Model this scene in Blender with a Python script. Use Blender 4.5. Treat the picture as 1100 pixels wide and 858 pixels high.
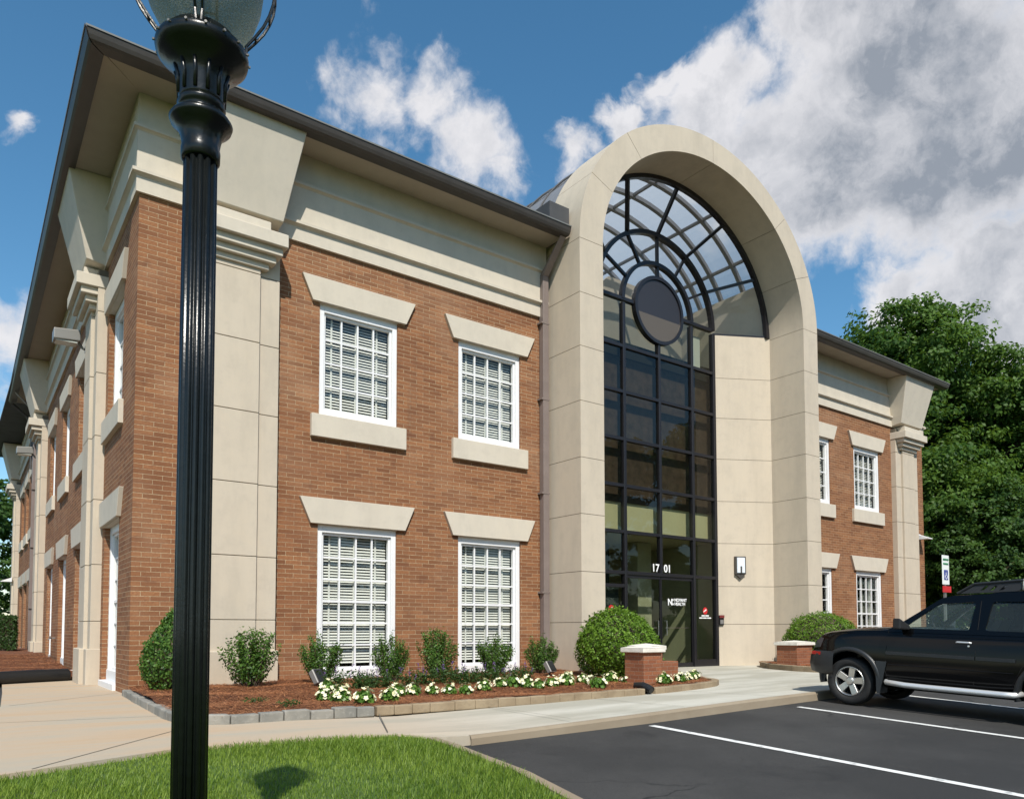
import bpy, bmesh, math, random
import numpy as np
from mathutils import Vector, Matrix
random.seed(7)
rng = np.random.default_rng(11)
R = math.radians
sc = bpy.context.scene
for o in list(bpy.data.objects):
    bpy.data.objects.remove(o)
COL = sc.collection

# ------------------------------------------------------------------ camera, sky, sun, exposure
CAM_YAW, CAM_PITCH, CAM_ROLL = -0.6416, 0.0474, -0.0013
cam_d = bpy.data.cameras.new("camera")
cam = bpy.data.objects.new("camera", cam_d)
COL.objects.link(cam)
cam.location = (-2.49, -13.779, 1.043)
fwd0 = Vector((-math.sin(CAM_YAW), math.cos(CAM_YAW), 0)); rt0 = Vector((math.cos(CAM_YAW), math.sin(CAM_YAW), 0)); up0 = Vector((0, 0, 1))
fw = fwd0 * math.cos(CAM_PITCH) + up0 * math.sin(CAM_PITCH)
uw = up0 * math.cos(CAM_PITCH) - fwd0 * math.sin(CAM_PITCH)
r3 = rt0 * math.cos(CAM_ROLL) + uw * math.sin(CAM_ROLL)
u3 = uw * math.cos(CAM_ROLL) - rt0 * math.sin(CAM_ROLL)
cam.rotation_euler = Matrix((r3, u3, -fw)).transposed().to_euler()
cam_d.sensor_width = 36.0
cam_d.lens = 822.42 / 1100 * 36
cam_d.shift_y = (638.2 - 429) / 1100
cam_d.clip_start = 0.05
cam_d.clip_end = 3000
sc.camera = cam

SUN = Vector((-1.29, -2.70, 3.20)).normalized()
sun_d = bpy.data.lights.new("sun", 'SUN')
sun_d.energy = 4.6
sun_d.angle = R(0.55)
sun_d.color = (1.0, 0.95, 0.86)
sun = bpy.data.objects.new("sun", sun_d)
COL.objects.link(sun)
sun.rotation_euler = SUN.to_track_quat('Z', 'Y').to_euler()
sun.location = (-10, -20, 25)

world = bpy.data.worlds.new("World")
sc.world = world
world.use_nodes = True
SKY_STRENGTH = 0.10
sc.view_settings.view_transform = 'Standard'
sc.view_settings.look = 'None'
sc.view_settings.exposure = 0.12
sc.view_settings.gamma = 1.0
sc.view_settings.use_curve_mapping = False
sc.cycles.max_bounces = 8
sc.cycles.transparent_max_bounces = 16
sc.cycles.diffuse_bounces = 3
sc.cycles.glossy_bounces = 4
sc.cycles.caustics_reflective = False
sc.cycles.caustics_refractive = False
sc.cycles.use_denoising = True


class NT:
    """small helper round a node tree"""
    def __init__(self, tree):
        self.t = tree; self.n = tree.nodes; self.l = tree.links
    def node(self, typ, **kw):
        nd = self.n.new(typ)
        for k, v in kw.items():
            if k.startswith('i_'):
                nd.inputs[k[2:].replace('_', ' ')].default_value = v
            elif k.startswith('n_'):
                nd.inputs[int(k[2:])].default_value = v
            else:
                setattr(nd, k, v)
        return nd
    def link(self, a, b):
        self.l.new(a, b)
    def math(self, op, a, b=None, clamp=False):
        m = self.n.new('ShaderNodeMath'); m.operation = op; m.use_clamp = clamp
        for i, v in enumerate((a, b)):
            if v is None: continue
            if hasattr(v, 'is_linked'): self.l.new(v, m.inputs[i])
            else: m.inputs[i].default_value = v
        return m.outputs[0]
    def maprange(self, v, a, b, c=0.0, d=1.0, smooth=True):
        m = self.n.new('ShaderNodeMapRange'); m.clamp = True
        m.interpolation_type = 'SMOOTHSTEP' if smooth else 'LINEAR'
        self.l.new(v, m.inputs[0])
        for i, x in enumerate((a, b, c, d)): m.inputs[i + 1].default_value = x
        return m.outputs[0]
    def mix(self, f, a, b, blend='MIX'):
        m = self.n.new('ShaderNodeMix'); m.data_type = 'RGBA'; m.blend_type = blend
        for i, v in ((0, f), (6, a), (7, b)):
            if hasattr(v, 'is_linked'): self.l.new(v, m.inputs[i])
            elif i == 0: m.inputs[0].default_value = v
            else: m.inputs[i].default_value = (*v[:3], 1)
        return m.outputs[2]
    def noise(self, vec, scale, detail=4, rough=0.5, dist=0.0):
        nd = self.n.new('ShaderNodeTexNoise')
        nd.inputs['Scale'].default_value = scale; nd.inputs['Detail'].default_value = detail
        nd.inputs['Roughness'].default_value = rough; nd.inputs['Distortion'].default_value = dist
        if vec is not None: self.l.new(vec, nd.inputs['Vector'])
        return nd.outputs['Fac']


def build_world():
    w = NT(world.node_tree); w.n.clear()
    out = w.node('ShaderNodeOutputWorld'); bg = w.node('ShaderNodeBackground')
    bg.inputs['Strength'].default_value = SKY_STRENGTH
    w.link(bg.outputs[0], out.inputs[0])
    sky = w.node('ShaderNodeTexSky', sky_type='NISHITA', sun_disc=False)
    sky.sun_elevation = math.asin(SUN.z)
    sky.sun_rotation = math.atan2(SUN.x, SUN.y)
    sky.air_density = 1.0; sky.dust_density = 0.4; sky.ozone_density = 2.2
    hs = w.node('ShaderNodeHueSaturation'); hs.inputs['Hue'].default_value = 0.488
    hs.inputs['Saturation'].default_value = 1.22; hs.inputs['Value'].default_value = 1.40
    w.link(sky.outputs[0], hs.inputs['Color'])
    tc = w.node('ShaderNodeTexCoord')
    d = tc.outputs['Generated']
    # cloud masses: real directions in the sky, broken up by fractal noise
    blobs = [((0.666, 0.504, 0.550), 0.065, 1), ((0.690, 0.419, 0.590), 0.055, 1), ((0.741, 0.360, 0.567), 0.130, 1.1), ((0.811, 0.305, 0.510), 0.135, 1.1), ((0.760, 0.431, 0.486), 0.10, 1.1),
             ((0.719, 0.471, 0.511), 0.070, 1), ((0.803, 0.374, 0.464), 0.080, 1.0), ((0.567, 0.626, 0.535), 0.042, .85), ((0.600, 0.578, 0.553), 0.034, .9), ((0.865, 0.348, 0.362), 0.070, 1.1), ((0.876, 0.308, 0.370), 0.075, 1.1),
             ((0.850, 0.395, 0.352), 0.034, .9), ((0.838, 0.408, 0.362), 0.046, 1.0), ((0.344, 0.734, 0.586), 0.055, .78), ((0.406, 0.713, 0.571), 0.048, .70), ((0.466, 0.702, 0.539), 0.052, .72), ((0.495, 0.697, 0.519), 0.034, .62), ((0.627, 0.521, 0.579), 0.032, .9),
             ((0.072, 0.868, 0.492), 0.024, .62), ((0.046, 0.947, 0.319), 0.050, .66), ((0.066, 0.969, 0.239), 0.055, .66), ((-.6, -.3, .5), .25, .8), ((.9, -.3, .35), .25, .9), ((-.9, .3, .3), .2, .8), ((.2, -.9, .45), .14, .8)]
    def warp(v, scale, amp, detail):
        nz = w.node('ShaderNodeTexNoise'); nz.inputs['Scale'].default_value = scale; nz.inputs['Detail'].default_value = detail; nz.inputs['Roughness'].default_value = .6
        w.link(v, nz.inputs['Vector'])
        c = w.node('ShaderNodeVectorMath', operation='SUBTRACT'); w.link(nz.outputs['Color'], c.inputs[0]); c.inputs[1].default_value = (.5, .5, .5)
        m = w.node('ShaderNodeVectorMath', operation='MULTIPLY_ADD'); w.link(c.outputs[0], m.inputs[0]); m.inputs[1].default_value = (amp,) * 3; w.link(v, m.inputs[2])
        return m.outputs[0]
    dw = warp(warp(d, 5.0, .17, 4), 17.0, .075, 5)
    dens = None
    for c, r, wt in blobs:
        v = w.node('ShaderNodeVectorMath', operation='DISTANCE')
        w.link(dw, v.inputs[0]); v.inputs[1].default_value = Vector(c).normalized()
        f = w.maprange(v.outputs['Value'], r * 1.5, r * .25, 0.0, wt, smooth=False)
        dens = f if dens is None else w.math('MAXIMUM', dens, f)
    def field(v):
        a = w.noise(v, 11.0, 10, 0.64, 0.15)
        return a
    n1 = field(d)
    sh = w.node('ShaderNodeVectorMath', operation='ADD'); w.link(d, sh.inputs[0]); sh.inputs[1].default_value = (-.016, .004, .026)
    n1s = field(sh.outputs[0])
    tot = w.math('ADD', dens, w.math('MULTIPLY', w.math('SUBTRACT', n1, 0.5), 1.25))
    mask = w.maprange(tot, 0.26, 0.74)
    relief = w.maprange(w.math('SUBTRACT', n1s, n1), -.09, .12, 0.0, 1.0, smooth=False)
    big = None
    for c, r in [((0.781, 0.330, 0.535), .20), ((0.760, 0.431, 0.470), .10), ((.88, .25, .52), .2), ((0.868, 0.325, 0.340), .055)]:
        v = w.node('ShaderNodeVectorMath', operation='DISTANCE'); w.link(dw, v.inputs[0]); v.inputs[1].default_value = Vector(c).normalized()
        f = w.maprange(v.outputs['Value'], r * 1.15, r * .35, 0.0, 1.0)
        big = f if big is None else w.math('MAXIMUM', big, f)
    thick = w.maprange(tot, 0.46, 1.05)
    n4 = w.noise(dw, 7.0, 8, .62)
    mott = w.maprange(n4, .26, .76, .12, 1.0)
    shade = w.math('ADD', w.math('MULTIPLY', w.math('MULTIPLY', w.math('MULTIPLY', big, thick), mott), .92), w.math('MULTIPLY', relief, w.math('ADD', .10, w.math('MULTIPLY', thick, .34))), clamp=True)
    white = (7.9, 7.8, 8.0); grey = (2.9, 3.2, 3.7)
    ccol = w.mix(shade, white, grey)
    col = w.mix(w.math('MULTIPLY', mask, 0.95), hs.outputs[0], ccol)
    w.link(col, bg.inputs['Color'])
build_world()

# ------------------------------------------------------------------ materials
MATS = {}
def new_mat(name):
    m = bpy.data.materials.new(name); m.use_nodes = True
    t = NT(m.node_tree); b = m.node_tree.nodes['Principled BSDF']
    MATS[name] = m
    return m, t, b

def flat(name, col, rough=0.6, metal=0.0, var=0.0, vscale=4.0, bump=0.0, bscale=60.0, spec=0.5, coat=0.0):
    m, t, b = new_mat(name)
    b.inputs['Base Color'].default_value = (*col, 1); b.inputs['Roughness'].default_value = rough
    b.inputs['Metallic'].default_value = metal
    b.inputs['Specular IOR Level'].default_value = spec
    if coat: b.inputs['Coat Weight'].default_value = coat; b.inputs['Coat Roughness'].default_value = 0.04
    if var or bump:
        tc = t.node('ShaderNodeTexCoord'); v = tc.outputs['Object']
    if var:
        n = t.noise(v, vscale, 6, 0.6)
        f = t.maprange(n, 0.3, 0.7, 1 - var, 1 + var, smooth=False)
        mm = t.node('ShaderNodeMix', data_type='RGBA', blend_type='MULTIPLY'); mm.inputs[0].default_value = 1
        mm.inputs[6].default_value = (*col, 1)
        cc = t.node('ShaderNodeCombineColor')
        for i in range(3): t.link(f, cc.inputs[i])
        t.link(cc.outputs[0], mm.inputs[7]); t.link(mm.outputs[2], b.inputs['Base Color'])
    if bump:
        n = t.noise(v, bscale, 5, 0.6)
        bp = t.node('ShaderNodeBump'); bp.inputs['Strength'].default_value = bump; bp.inputs['Distance'].default_value = 0.02
        t.link(n, bp.inputs['Height']); t.link(bp.outputs[0], b.inputs['Normal'])
    return m

def brick_mat(name, c1, c2, mort, bw=.305, rh=.0813):
    m, t, b = new_mat(name)
    uv = t.node('ShaderNodeUVMap', uv_map='UVMap').outputs[0]
    nz = t.node('ShaderNodeTexNoise'); nz.inputs['Scale'].default_value = 9; nz.inputs['Detail'].default_value = 3; t.link(uv, nz.inputs['Vector'])
    off = t.node('ShaderNodeVectorMath', operation='MULTIPLY_ADD'); t.link(nz.outputs['Color'], off.inputs[0])
    off.inputs[1].default_value = (.012, .006, 0); t.link(uv, off.inputs[2])
    br = t.node('ShaderNodeTexBrick'); br.offset = .5; br.squash = 1
    t.link(off.outputs[0], br.inputs['Vector'])
    for k, v in (('Scale', 1.0), ('Mortar Size', .0052), ('Mortar Smooth', .25), ('Bias', -.1), ('Brick Width', bw), ('Row Height', rh)):
        br.inputs[k].default_value = v
    br.inputs['Color1'].default_value = (*c1, 1); br.inputs['Color2'].default_value = (*c2, 1); br.inputs['Mortar'].default_value = (*mort, 1)
    n = t.noise(uv, 26, 5, .65); n2 = t.noise(uv, .55, 4, .6); n3 = t.noise(uv, 3.0, 2, .5)
    col = t.mix(t.maprange(n, .3, .72, 0, .5), br.outputs['Color'], (.17, .062, .03))
    col = t.mix(t.maprange(n3, .60, .72, 0, .35), col, (.12, .05, .03))
    col = t.mix(t.maprange(n2, .45, .75, 0, .34), col, (.46, .30, .19))
    mp = t.node('ShaderNodeMapping'); mp.inputs['Scale'].default_value = (.12, 3.1, 1); t.link(uv, mp.inputs[0])
    n5 = t.noise(mp.outputs[0], 1.6, 4, .6)                      # courses laid from different batches
    col = t.mix(t.maprange(n5, .40, .66, 0, .42), col, (.20, .085, .045))
    mp2 = t.node('ShaderNodeMapping'); mp2.inputs['Scale'].default_value = (2.2, .22, 1); t.link(uv, mp2.inputs[0])
    n6 = t.noise(mp2.outputs[0], 1.1, 5, .65)                    # old water streaks
    col = t.mix(t.maprange(n6, .56, .74, 0, .30), col, (.13, .065, .04))
    t.link(col, b.inputs['Base Color']); b.inputs['Roughness'].default_value = .88; b.inputs['Specular IOR Level'].default_value = .25
    h = t.math('ADD', t.math('MULTIPLY', t.math('SUBTRACT', 1.0, br.outputs['Fac']), .8), t.math('MULTIPLY', n, .35))
    bp = t.node('ShaderNodeBump'); bp.inputs['Strength'].default_value = .75; bp.inputs['Distance'].default_value = .012
    t.link(h, bp.inputs['Height']); t.link(bp.outputs[0], b.inputs['Normal'])
    return m

brick_mat('brick', (.345, .158, .070), (.180, .078, .036), (.56, .43, .27))
brick_mat('pier_brick', (.36, .135, .065), (.22, .075, .04), (.36, .25, .18), bw=.203, rh=.0677)

def stucco_mat(name, col, streak=.10):
    m, t, b = new_mat(name)
    tc = t.node('ShaderNodeTexCoord').outputs['Object']
    mp = t.node('ShaderNodeMapping'); mp.inputs['Scale'].default_value = (1.5, 1.5, .28); t.link(tc, mp.inputs[0])
    n1 = t.noise(mp.outputs[0], 1.3, 8, .66); n2 = t.noise(tc, 3.2, 8, .7); n3 = t.noise(tc, 150, 3, .6)
    c = t.mix(t.maprange(n1, .38, .72, 0, streak * 3.2), col, tuple(x * .80 for x in col))
    c = t.mix(t.maprange(n2, .52, .30, 0, .55), c, tuple(x * .86 for x in col))
    c = t.mix(t.maprange(n2, .45, .75, 0, .35), c, tuple(x * y for x, y in zip(col, (1.07, 1.05, 1.0))))
    t.link(c, b.inputs['Base Color']); b.inputs['Roughness'].default_value = .92; b.inputs['Specular IOR Level'].default_value = .2
    bp = t.node('ShaderNodeBump'); bp.inputs['Strength'].default_value = .22; bp.inputs['Distance'].default_value = .006
    t.link(t.math('ADD', n3, t.math('MULTIPLY', n2, .6)), bp.inputs['Height']); t.link(bp.outputs[0], b.inputs['Normal'])
    return m
stucco_mat('stucco', (.56, .485, .385), .18)
stucco_mat('stucco_trim', (.60, .54, .445), .12)
flat('joint', (.13, .11, .08), .95)
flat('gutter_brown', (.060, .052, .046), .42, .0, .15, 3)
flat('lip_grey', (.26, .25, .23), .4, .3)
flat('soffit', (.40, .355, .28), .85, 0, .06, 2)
flat('downspout', (.205, .165, .15), .45, 0, .08, 3)
flat('roof_dark', (.06, .06, .062), .7, 0, .2, 2)
flat('white_paint', (.80, .80, .80), .42, 0, .03, 3)
flat('blind', (.78, .77, .72), .55)
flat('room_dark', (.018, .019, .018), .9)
flat('black_frame', (.014, .013, .016), .34, 0.0)
flat('lamp_black', (.0055, .007, .007), .26, 0, .25, 30, .06, 60, .4)
flat('spandrel', (.085, .056, .042), .55, 0, .35, 5)
flat('cream_board', (.70, .64, .42), .8, 0, .03, 2)
flat('lobby_wall', (.52, .52, .37), .8, 0, .05, 2)
flat('dark_door', (.03, .045, .045), .5)
flat('lobby_floor', (.18, .17, .13), .25)
flat('disc_dark', (.028, .027, .033), .4)
flat('disc_taupe', (.105, .088, .072), .4)
flat('steel', (.62, .62, .60), .28, 1.0)
flat('chrome_paint', (.80, .80, .79), .36, .55)
flat('white_letter', (.88, .88, .88), .5)
flat('intercom_red', (.16, .02, .018), .5)
flat('red_letter', (.55, .02, .025), .45)
flat('stone_cap', (.74, .70, .62), .75, 0, .14, 9, .25, 40)
flat('cap_side', (.70, .66, .58), .8, 0, .1, 9)
flat('pipe_black', (.012, .012, .013), .45)
flat('sconce_metal', (.10, .09, .08), .4, .4)
flat('sconce_glass', (.72, .78, .84), .25)
flat('vault_metal', (.25, .25, .26), .5, .2, .1, 6)
flat('grey_metal', (.20, .19, .18), .5, .2, .1, 6)
flat('lens_glass', (.45, .47, .42), .2)
flat('sign_white', (.80, .82, .80), .45)
flat('sign_blue', (.03, .05, .28), .45)
flat('sign_green', (.05, .25, .12), .45)
flat('bark', (.09, .065, .045), .9, 0, .3, 8, .6, 20)
flat('red_paint', (.50, .03, .025), .25, 0, 0, 1, 0, 1, .5, .6)
flat('car_black', (.0022, .0022, .0025), .10, 0, 0, 1, 0, 1, .30, .0)
flat('plastic_grey', (.017, .019, .021), .42, 0, .12, 8)
flat('plastic_dark', (.018, .018, .019), .5)
flat('tyre', (.014, .014, .014), .75, 0, .2, 20, .3, 60)
flat('alloy', (.56, .55, .53), .30, .9)
flat('headlamp', (.07, .07, .075), .08)
flat('red_lens', (.50, .02, .015), .2)
flat('seat_cloth', (.05, .05, .052), .85)
flat('wall_grey', (.30, .27, .25), .8, 0, .1, 2)
flat('hole_black', (.003, .003, .003), .9)

def glass_mat(name, tint, refl=.10, rough=0.0, fres=1.5, painted_haze=None):
    m, t, b = new_mat(name)
    m.node_tree.nodes.remove(b)
    out = m.node_tree.nodes['Material Output']
    tr = t.node('ShaderNodeBsdfTransparent'); tr.inputs[0].default_value = (*tint, 1)
    gl = t.node('ShaderNodeBsdfGlossy'); gl.inputs['Roughness'].default_value = rough
    fr = t.node('ShaderNodeFresnel'); ge = t.node('ShaderNodeNewGeometry')     # same reflection whichever side is seen
    t.link(t.math('ADD', fres, t.math('MULTIPLY', ge.outputs['Backfacing'], 1.0 / fres - fres)), fr.inputs[0])
    f = t.math('ADD', t.math('MULTIPLY', fr.outputs[0], 1.0), refl, clamp=True)
    mx = t.node('ShaderNodeMixShader'); t.link(f, mx.inputs[0]); t.link(tr.outputs[0], mx.inputs[1])
    if painted_haze:                                   # painted diffuse haze imitates a pale reflection on the car windows
        df = t.node('ShaderNodeBsdfDiffuse'); df.inputs[0].default_value = (*painted_haze, 1)
        m3 = t.node('ShaderNodeMixShader'); m3.inputs[0].default_value = .06
        t.link(tr.outputs[0], m3.inputs[1]); t.link(df.outputs[0], m3.inputs[2]); t.link(m3.outputs[0], mx.inputs[1])
    t.link(gl.outputs[0], mx.inputs[2])
    t.link(mx.outputs[0], out.inputs[0])
    return m
glass_mat('window_glass', (.90, .92, .90), .01, 0.0, 1.5)
glass_mat('lobby_glass', (.60, .63, .56), .01, 0.0, 1.45)
glass_mat('fan_glass', (.90, .90, .88), .0, 0.0, 1.28)
glass_mat('car_glass', (.86, .95, .91), .01, 0.0, 1.4, (.45, .58, .52))
glass_mat('rear_car_glass', (.62, .70, .68), .01, 0.0, 1.4, (.30, .36, .34))
glass_mat('dark_car_glass', (.22, .25, .25), .01, 0.0, 1.4)

def skylight_mat():
    m, t, b = new_mat('skylight_glass'); m.node_tree.nodes.remove(b)
    out = m.node_tree.nodes['Material Output']
    tr = t.node('ShaderNodeBsdfTransparent'); tr.inputs[0].default_value = (.84, .83, .83, 1)
    tl = t.node('ShaderNodeBsdfTranslucent'); tl.inputs[0].default_value = (.74, .73, .72, 1)
    gl = t.node('ShaderNodeBsdfGlossy'); gl.inputs[0].default_value = (.6, .6, .6, 1); gl.inputs['Roughness'].default_value = .12
    m1 = t.node('ShaderNodeMixShader'); m1.inputs[0].default_value = .50; t.link(tr.outputs[0], m1.inputs[1]); t.link(tl.outputs[0], m1.inputs[2])
    m2 = t.node('ShaderNodeMixShader'); m2.inputs[0].default_value = .10; t.link(m1.outputs[0], m2.inputs[1]); t.link(gl.outputs[0], m2.inputs[2])
    t.link(m2.outputs[0], out.inputs[0])
skylight_mat()

def globe_mat():
    m, t, b = new_mat('globe_glass')
    b.inputs['Base Color'].default_value = (.33, .34, .28, 1); b.inputs['Roughness'].default_value = .18
    tc = t.node('ShaderNodeTexCoord').outputs['Object']
    vo = t.node('ShaderNodeTexVoronoi'); vo.inputs['Scale'].default_value = 210; t.link(tc, vo.inputs['Vector'])
    bp = t.node('ShaderNodeBump'); bp.inputs['Strength'].default_value = .7; bp.inputs['Distance'].default_value = .004
    t.link(vo.outputs['Distance'], bp.inputs['Height']); t.link(bp.outputs[0], b.inputs['Normal'])
    out = m.node_tree.nodes['Material Output']
    tr = t.node('ShaderNodeBsdfTransparent'); tr.inputs[0].default_value = (.82, .85, .78, 1)
    tl = t.node('ShaderNodeBsdfTranslucent'); tl.inputs[0].default_value = (.36, .37, .30, 1)
    m0 = t.node('ShaderNodeMixShader'); m0.inputs[0].default_value = .55; t.link(b.outputs[0], m0.inputs[1]); t.link(tl.outputs[0], m0.inputs[2])
    mx = t.node('ShaderNodeMixShader'); t.link(t.maprange(t.noise(tc, 260, 2, .5), .35, .65, .12, .62), mx.inputs[0]); t.link(m0.outputs[0], mx.inputs[1]); t.link(tr.outputs[0], mx.inputs[2])
    t.link(mx.outputs[0], out.inputs[0])
globe_mat()

def leaf_mat(name, c0, c1, trans=.35, rough=.55):
    m, t, b = new_mat(name)
    at = t.node('ShaderNodeAttribute', attribute_name='tint')
    sp = t.node('ShaderNodeSeparateColor'); t.link(at.outputs['Color'], sp.inputs[0])
    col = t.mix(sp.outputs[0], c0, c1)
    t.link(col, b.inputs['Base Color']); b.inputs['Roughness'].default_value = rough; b.inputs['Specular IOR Level'].default_value = .3
    tl = t.node('ShaderNodeBsdfTranslucent')
    tcol = t.mix(.5, col, (.20, .32, .03)); t.link(tcol, tl.inputs[0])
    mx = t.node('ShaderNodeMixShader'); mx.inputs[0].default_value = trans
    out = m.node_tree.nodes['Material Output']
    t.link(b.outputs[0], mx.inputs[1]); t.link(tl.outputs[0], mx.inputs[2]); t.link(mx.outputs[0], out.inputs[0])
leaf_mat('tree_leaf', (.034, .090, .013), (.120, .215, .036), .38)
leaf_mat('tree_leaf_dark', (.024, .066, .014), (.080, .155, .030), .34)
leaf_mat('shrub_leaf', (.026, .078, .014), (.130, .240, .042), .30, .45)
leaf_mat('ball_leaf', (.060, .135, .010), (.200, .340, .036), .32, .5)
leaf_mat('hedge_leaf', (.020, .050, .012), (.06, .12, .028), .25)
leaf_mat('flower_leaf', (.06, .15, .02), (.16, .30, .05), .3, .4)
leaf_mat('blossom', (.84, .78, .42), (.90, .88, .72), .12, .6)
leaf_mat('salvia_bloom', (.14, .07, .24), (.26, .15, .38), .2, .6)
leaf_mat('grass_blade', (.075, .160, .012), (.30, .40, .060), .38, .5)
leaf_mat('straw', (.24, .075, .027), (.54, .25, .11), .0, .85)

def asphalt_mat():
    m, t, b = new_mat('asphalt')
    tc = t.node('ShaderNodeTexCoord').outputs['Object']
    n1 = t.noise(tc, .45, 5, .6); n2 = t.noise(tc, 3.0, 6, .65, .4); n3 = t.noise(tc, 240, 2, .6)
    c = t.mix(t.maprange(n1, .35, .7), (.025, .0245, .0235), (.052, .0505, .048))
    c = t.mix(t.maprange(n2, .55, .78, 0, .5), c, (.055, .052, .048))
    c = t.mix(t.maprange(n3, .56, .72, 0, .55), c, (.115, .112, .108))
    n4 = t.noise(tc, 46, 4, .75); c = t.mix(t.maprange(n4, .52, .66, 0, .6), c, (.012, .012, .013))
    n5 = t.noise(tc, 1.1, 7, .72, .8); c = t.mix(t.maprange(n5, .58, .72, 0, .55), c, (.012, .012, .012))
    vo = t.node('ShaderNodeTexVoronoi', feature='DISTANCE_TO_EDGE'); vo.inputs['Scale'].default_value = .42
    dn = t.node('ShaderNodeTexNoise'); dn.inputs['Scale'].default_value = 3; dn.inputs['Detail'].default_value = 6; t.link(tc, dn.inputs['Vector'])
    dm = t.node('ShaderNodeVectorMath', operation='MULTIPLY_ADD'); t.link(dn.outputs['Color'], dm.inputs[0]); dm.inputs[1].default_value = (.35, .35, .35); t.link(tc, dm.inputs[2])
    t.link(dm.outputs[0], vo.inputs['Vector'])
    crack = t.math('MULTIPLY', t.maprange(vo.outputs['Distance'], .010, .003), t.maprange(n1, .50, .62))
    c = t.mix(t.math('MULTIPLY', crack, .8), c, (.006, .006, .006))
    t.link(c, b.inputs['Base Color']); b.inputs['Roughness'].default_value = .80
    bp = t.node('ShaderNodeBump'); bp.inputs['Strength'].default_value = .35; bp.inputs['Distance'].default_value = .008
    t.link(n3, bp.inputs['Height']); t.link(bp.outputs[0], b.inputs['Normal'])
asphalt_mat()

def concrete_mat(name, a, bcol, stain):
    m, t, b = new_mat(name)
    tc = t.node('ShaderNodeTexCoord').outputs['Object']
    mp = t.node('ShaderNodeMapping'); mp.inputs['Scale'].default_value = (.35, 1.6, 1); mp.inputs['Rotation'].default_value = (0, 0, R(8)); t.link(tc, mp.inputs[0])
    n1 = t.noise(mp.outputs[0], .9, 6, .62, .3); n2 = t.noise(tc, 5, 6, .7); n3 = t.noise(tc, 120, 3, .6)
    sx = t.node('ShaderNodeSeparateXYZ'); t.link(tc, sx.inputs[0])
    c = t.mix(t.maprange(n1, .38, .66), a, bcol)
    # clay washed off the beds towards the left end of the walk
    left = t.maprange(sx.outputs[0], 5.0, -1.0, 0, 1)
    c = t.mix(t.math('MULTIPLY', left, t.maprange(n1, .30, .62, .25, .95)), c, stain)
    c = t.mix(t.maprange(n2, .55, .8, 0, .35), c, tuple(x * .72 for x in a))
    c = t.mix(t.maprange(n3, .6, .8, 0, .25), c, tuple(x * .6 for x in a))
    t.link(c, b.inputs['Base Color']); b.inputs['Roughness'].default_value = .9
    bp = t.node('ShaderNodeBump'); bp.inputs['Strength'].default_value = .18; bp.inputs['Distance'].default_value = .006
    t.link(n3, bp.inputs['Height']); t.link(bp.outputs[0], b.inputs['Normal'])
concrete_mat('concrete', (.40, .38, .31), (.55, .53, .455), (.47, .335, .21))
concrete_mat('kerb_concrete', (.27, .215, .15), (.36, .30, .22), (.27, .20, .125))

def soil_mat():
    m, t, b = new_mat('pine_straw_bed')
    tc = t.node('ShaderNodeTexCoord').outputs['Object']
    n1 = t.noise(tc, 1.2, 5, .6); n2 = t.noise(tc, 40, 6, .75, 1.5); n3 = t.noise(tc, 9, 5, .7)
    c = t.mix(t.maprange(n2, .35, .65), (.085, .026, .012), (.33, .125, .05))
    c = t.mix(t.maprange(n3, .5, .75, 0, .6), c, (.42, .18, .08))
    c = t.mix(t.maprange(n1, .5, .7, 0, .4), c, (.14, .04, .022))
    t.link(c, b.inputs['Base Color']); b.inputs['Roughness'].default_value = .95
    bp = t.node('ShaderNodeBump'); bp.inputs['Strength'].default_value = 1.0; bp.inputs['Distance'].default_value = .05
    t.link(t.math('ADD', n2, n3), bp.inputs['Height']); t.link(bp.outputs[0], b.inputs['Normal'])
soil_mat()

def lawn_mat():
    m, t, b = new_mat('lawn_soil')
    tc = t.node('ShaderNodeTexCoord').outputs['Object']
    n1 = t.noise(tc, 1.0, 5, .6); n2 = t.noise(tc, 60, 5, .7)
    c = t.mix(t.maprange(n2, .3, .7), (.030, .065, .010), (.085, .150, .022))
    c = t.mix(t.maprange(n1, .4, .7, 0, .5), c, (.10, .135, .03))
    t.link(c, b.inputs['Base Color']); b.inputs['Roughness'].default_value = .9
lawn_mat()

def edging_mat(name, cols):
    m, t, b = new_mat(name)
    uv = t.node('ShaderNodeUVMap', uv_map='UVMap').outputs[0]
    tc = t.node('ShaderNodeTexCoord').outputs['Object']
    n = t.noise(tc, 14, 6, .7); n2 = t.noise(tc, 2.2, 3, .5)
    c = t.mix(t.maprange(n2, .35, .65), cols[0], cols[1])
    c = t.mix(t.maprange(n, .5, .75, 0, .6), c, cols[2])
    t.link(c, b.inputs['Base Color']); b.inputs['Roughness'].default_value = .9
    bp = t.node('ShaderNodeBump'); bp.inputs['Strength'].default_value = .5; bp.inputs['Distance'].default_value = .02
    t.link(n, bp.inputs['Height']); t.link(bp.outputs[0], b.inputs['Normal'])
edging_mat('edging_grey', ((.19, .185, .165), (.30, .28, .24), (.38, .36, .32)))
edging_mat('edging_tan', ((.25, .185, .115), (.33, .255, .165), (.19, .15, .10)))

def stripe_mat():
    m, t, b = new_mat('stripe_paint')
    tc = t.node('ShaderNodeTexCoord').outputs['Object']
    n = t.noise(tc, 9, 6, .7)
    c = t.mix(t.maprange(n, .50, .70, 0, .85), (.78, .78, .75), (.26, .26, .26))
    t.link(c, b.inputs['Base Color']); b.inputs['Roughness'].default_value = .7
stripe_mat()

# ------------------------------------------------------------------ mesh helpers
def link(name, me, mat=None, parent=None, smooth=False):
    o = bpy.data.objects.new(name, me); COL.objects.link(o)
    if mat: me.materials.append(MATS[mat] if isinstance(mat, str) else mat)
    if parent: o.parent = parent
    if smooth:
        for p in me.polygons: p.use_smooth = True
    return o

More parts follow.
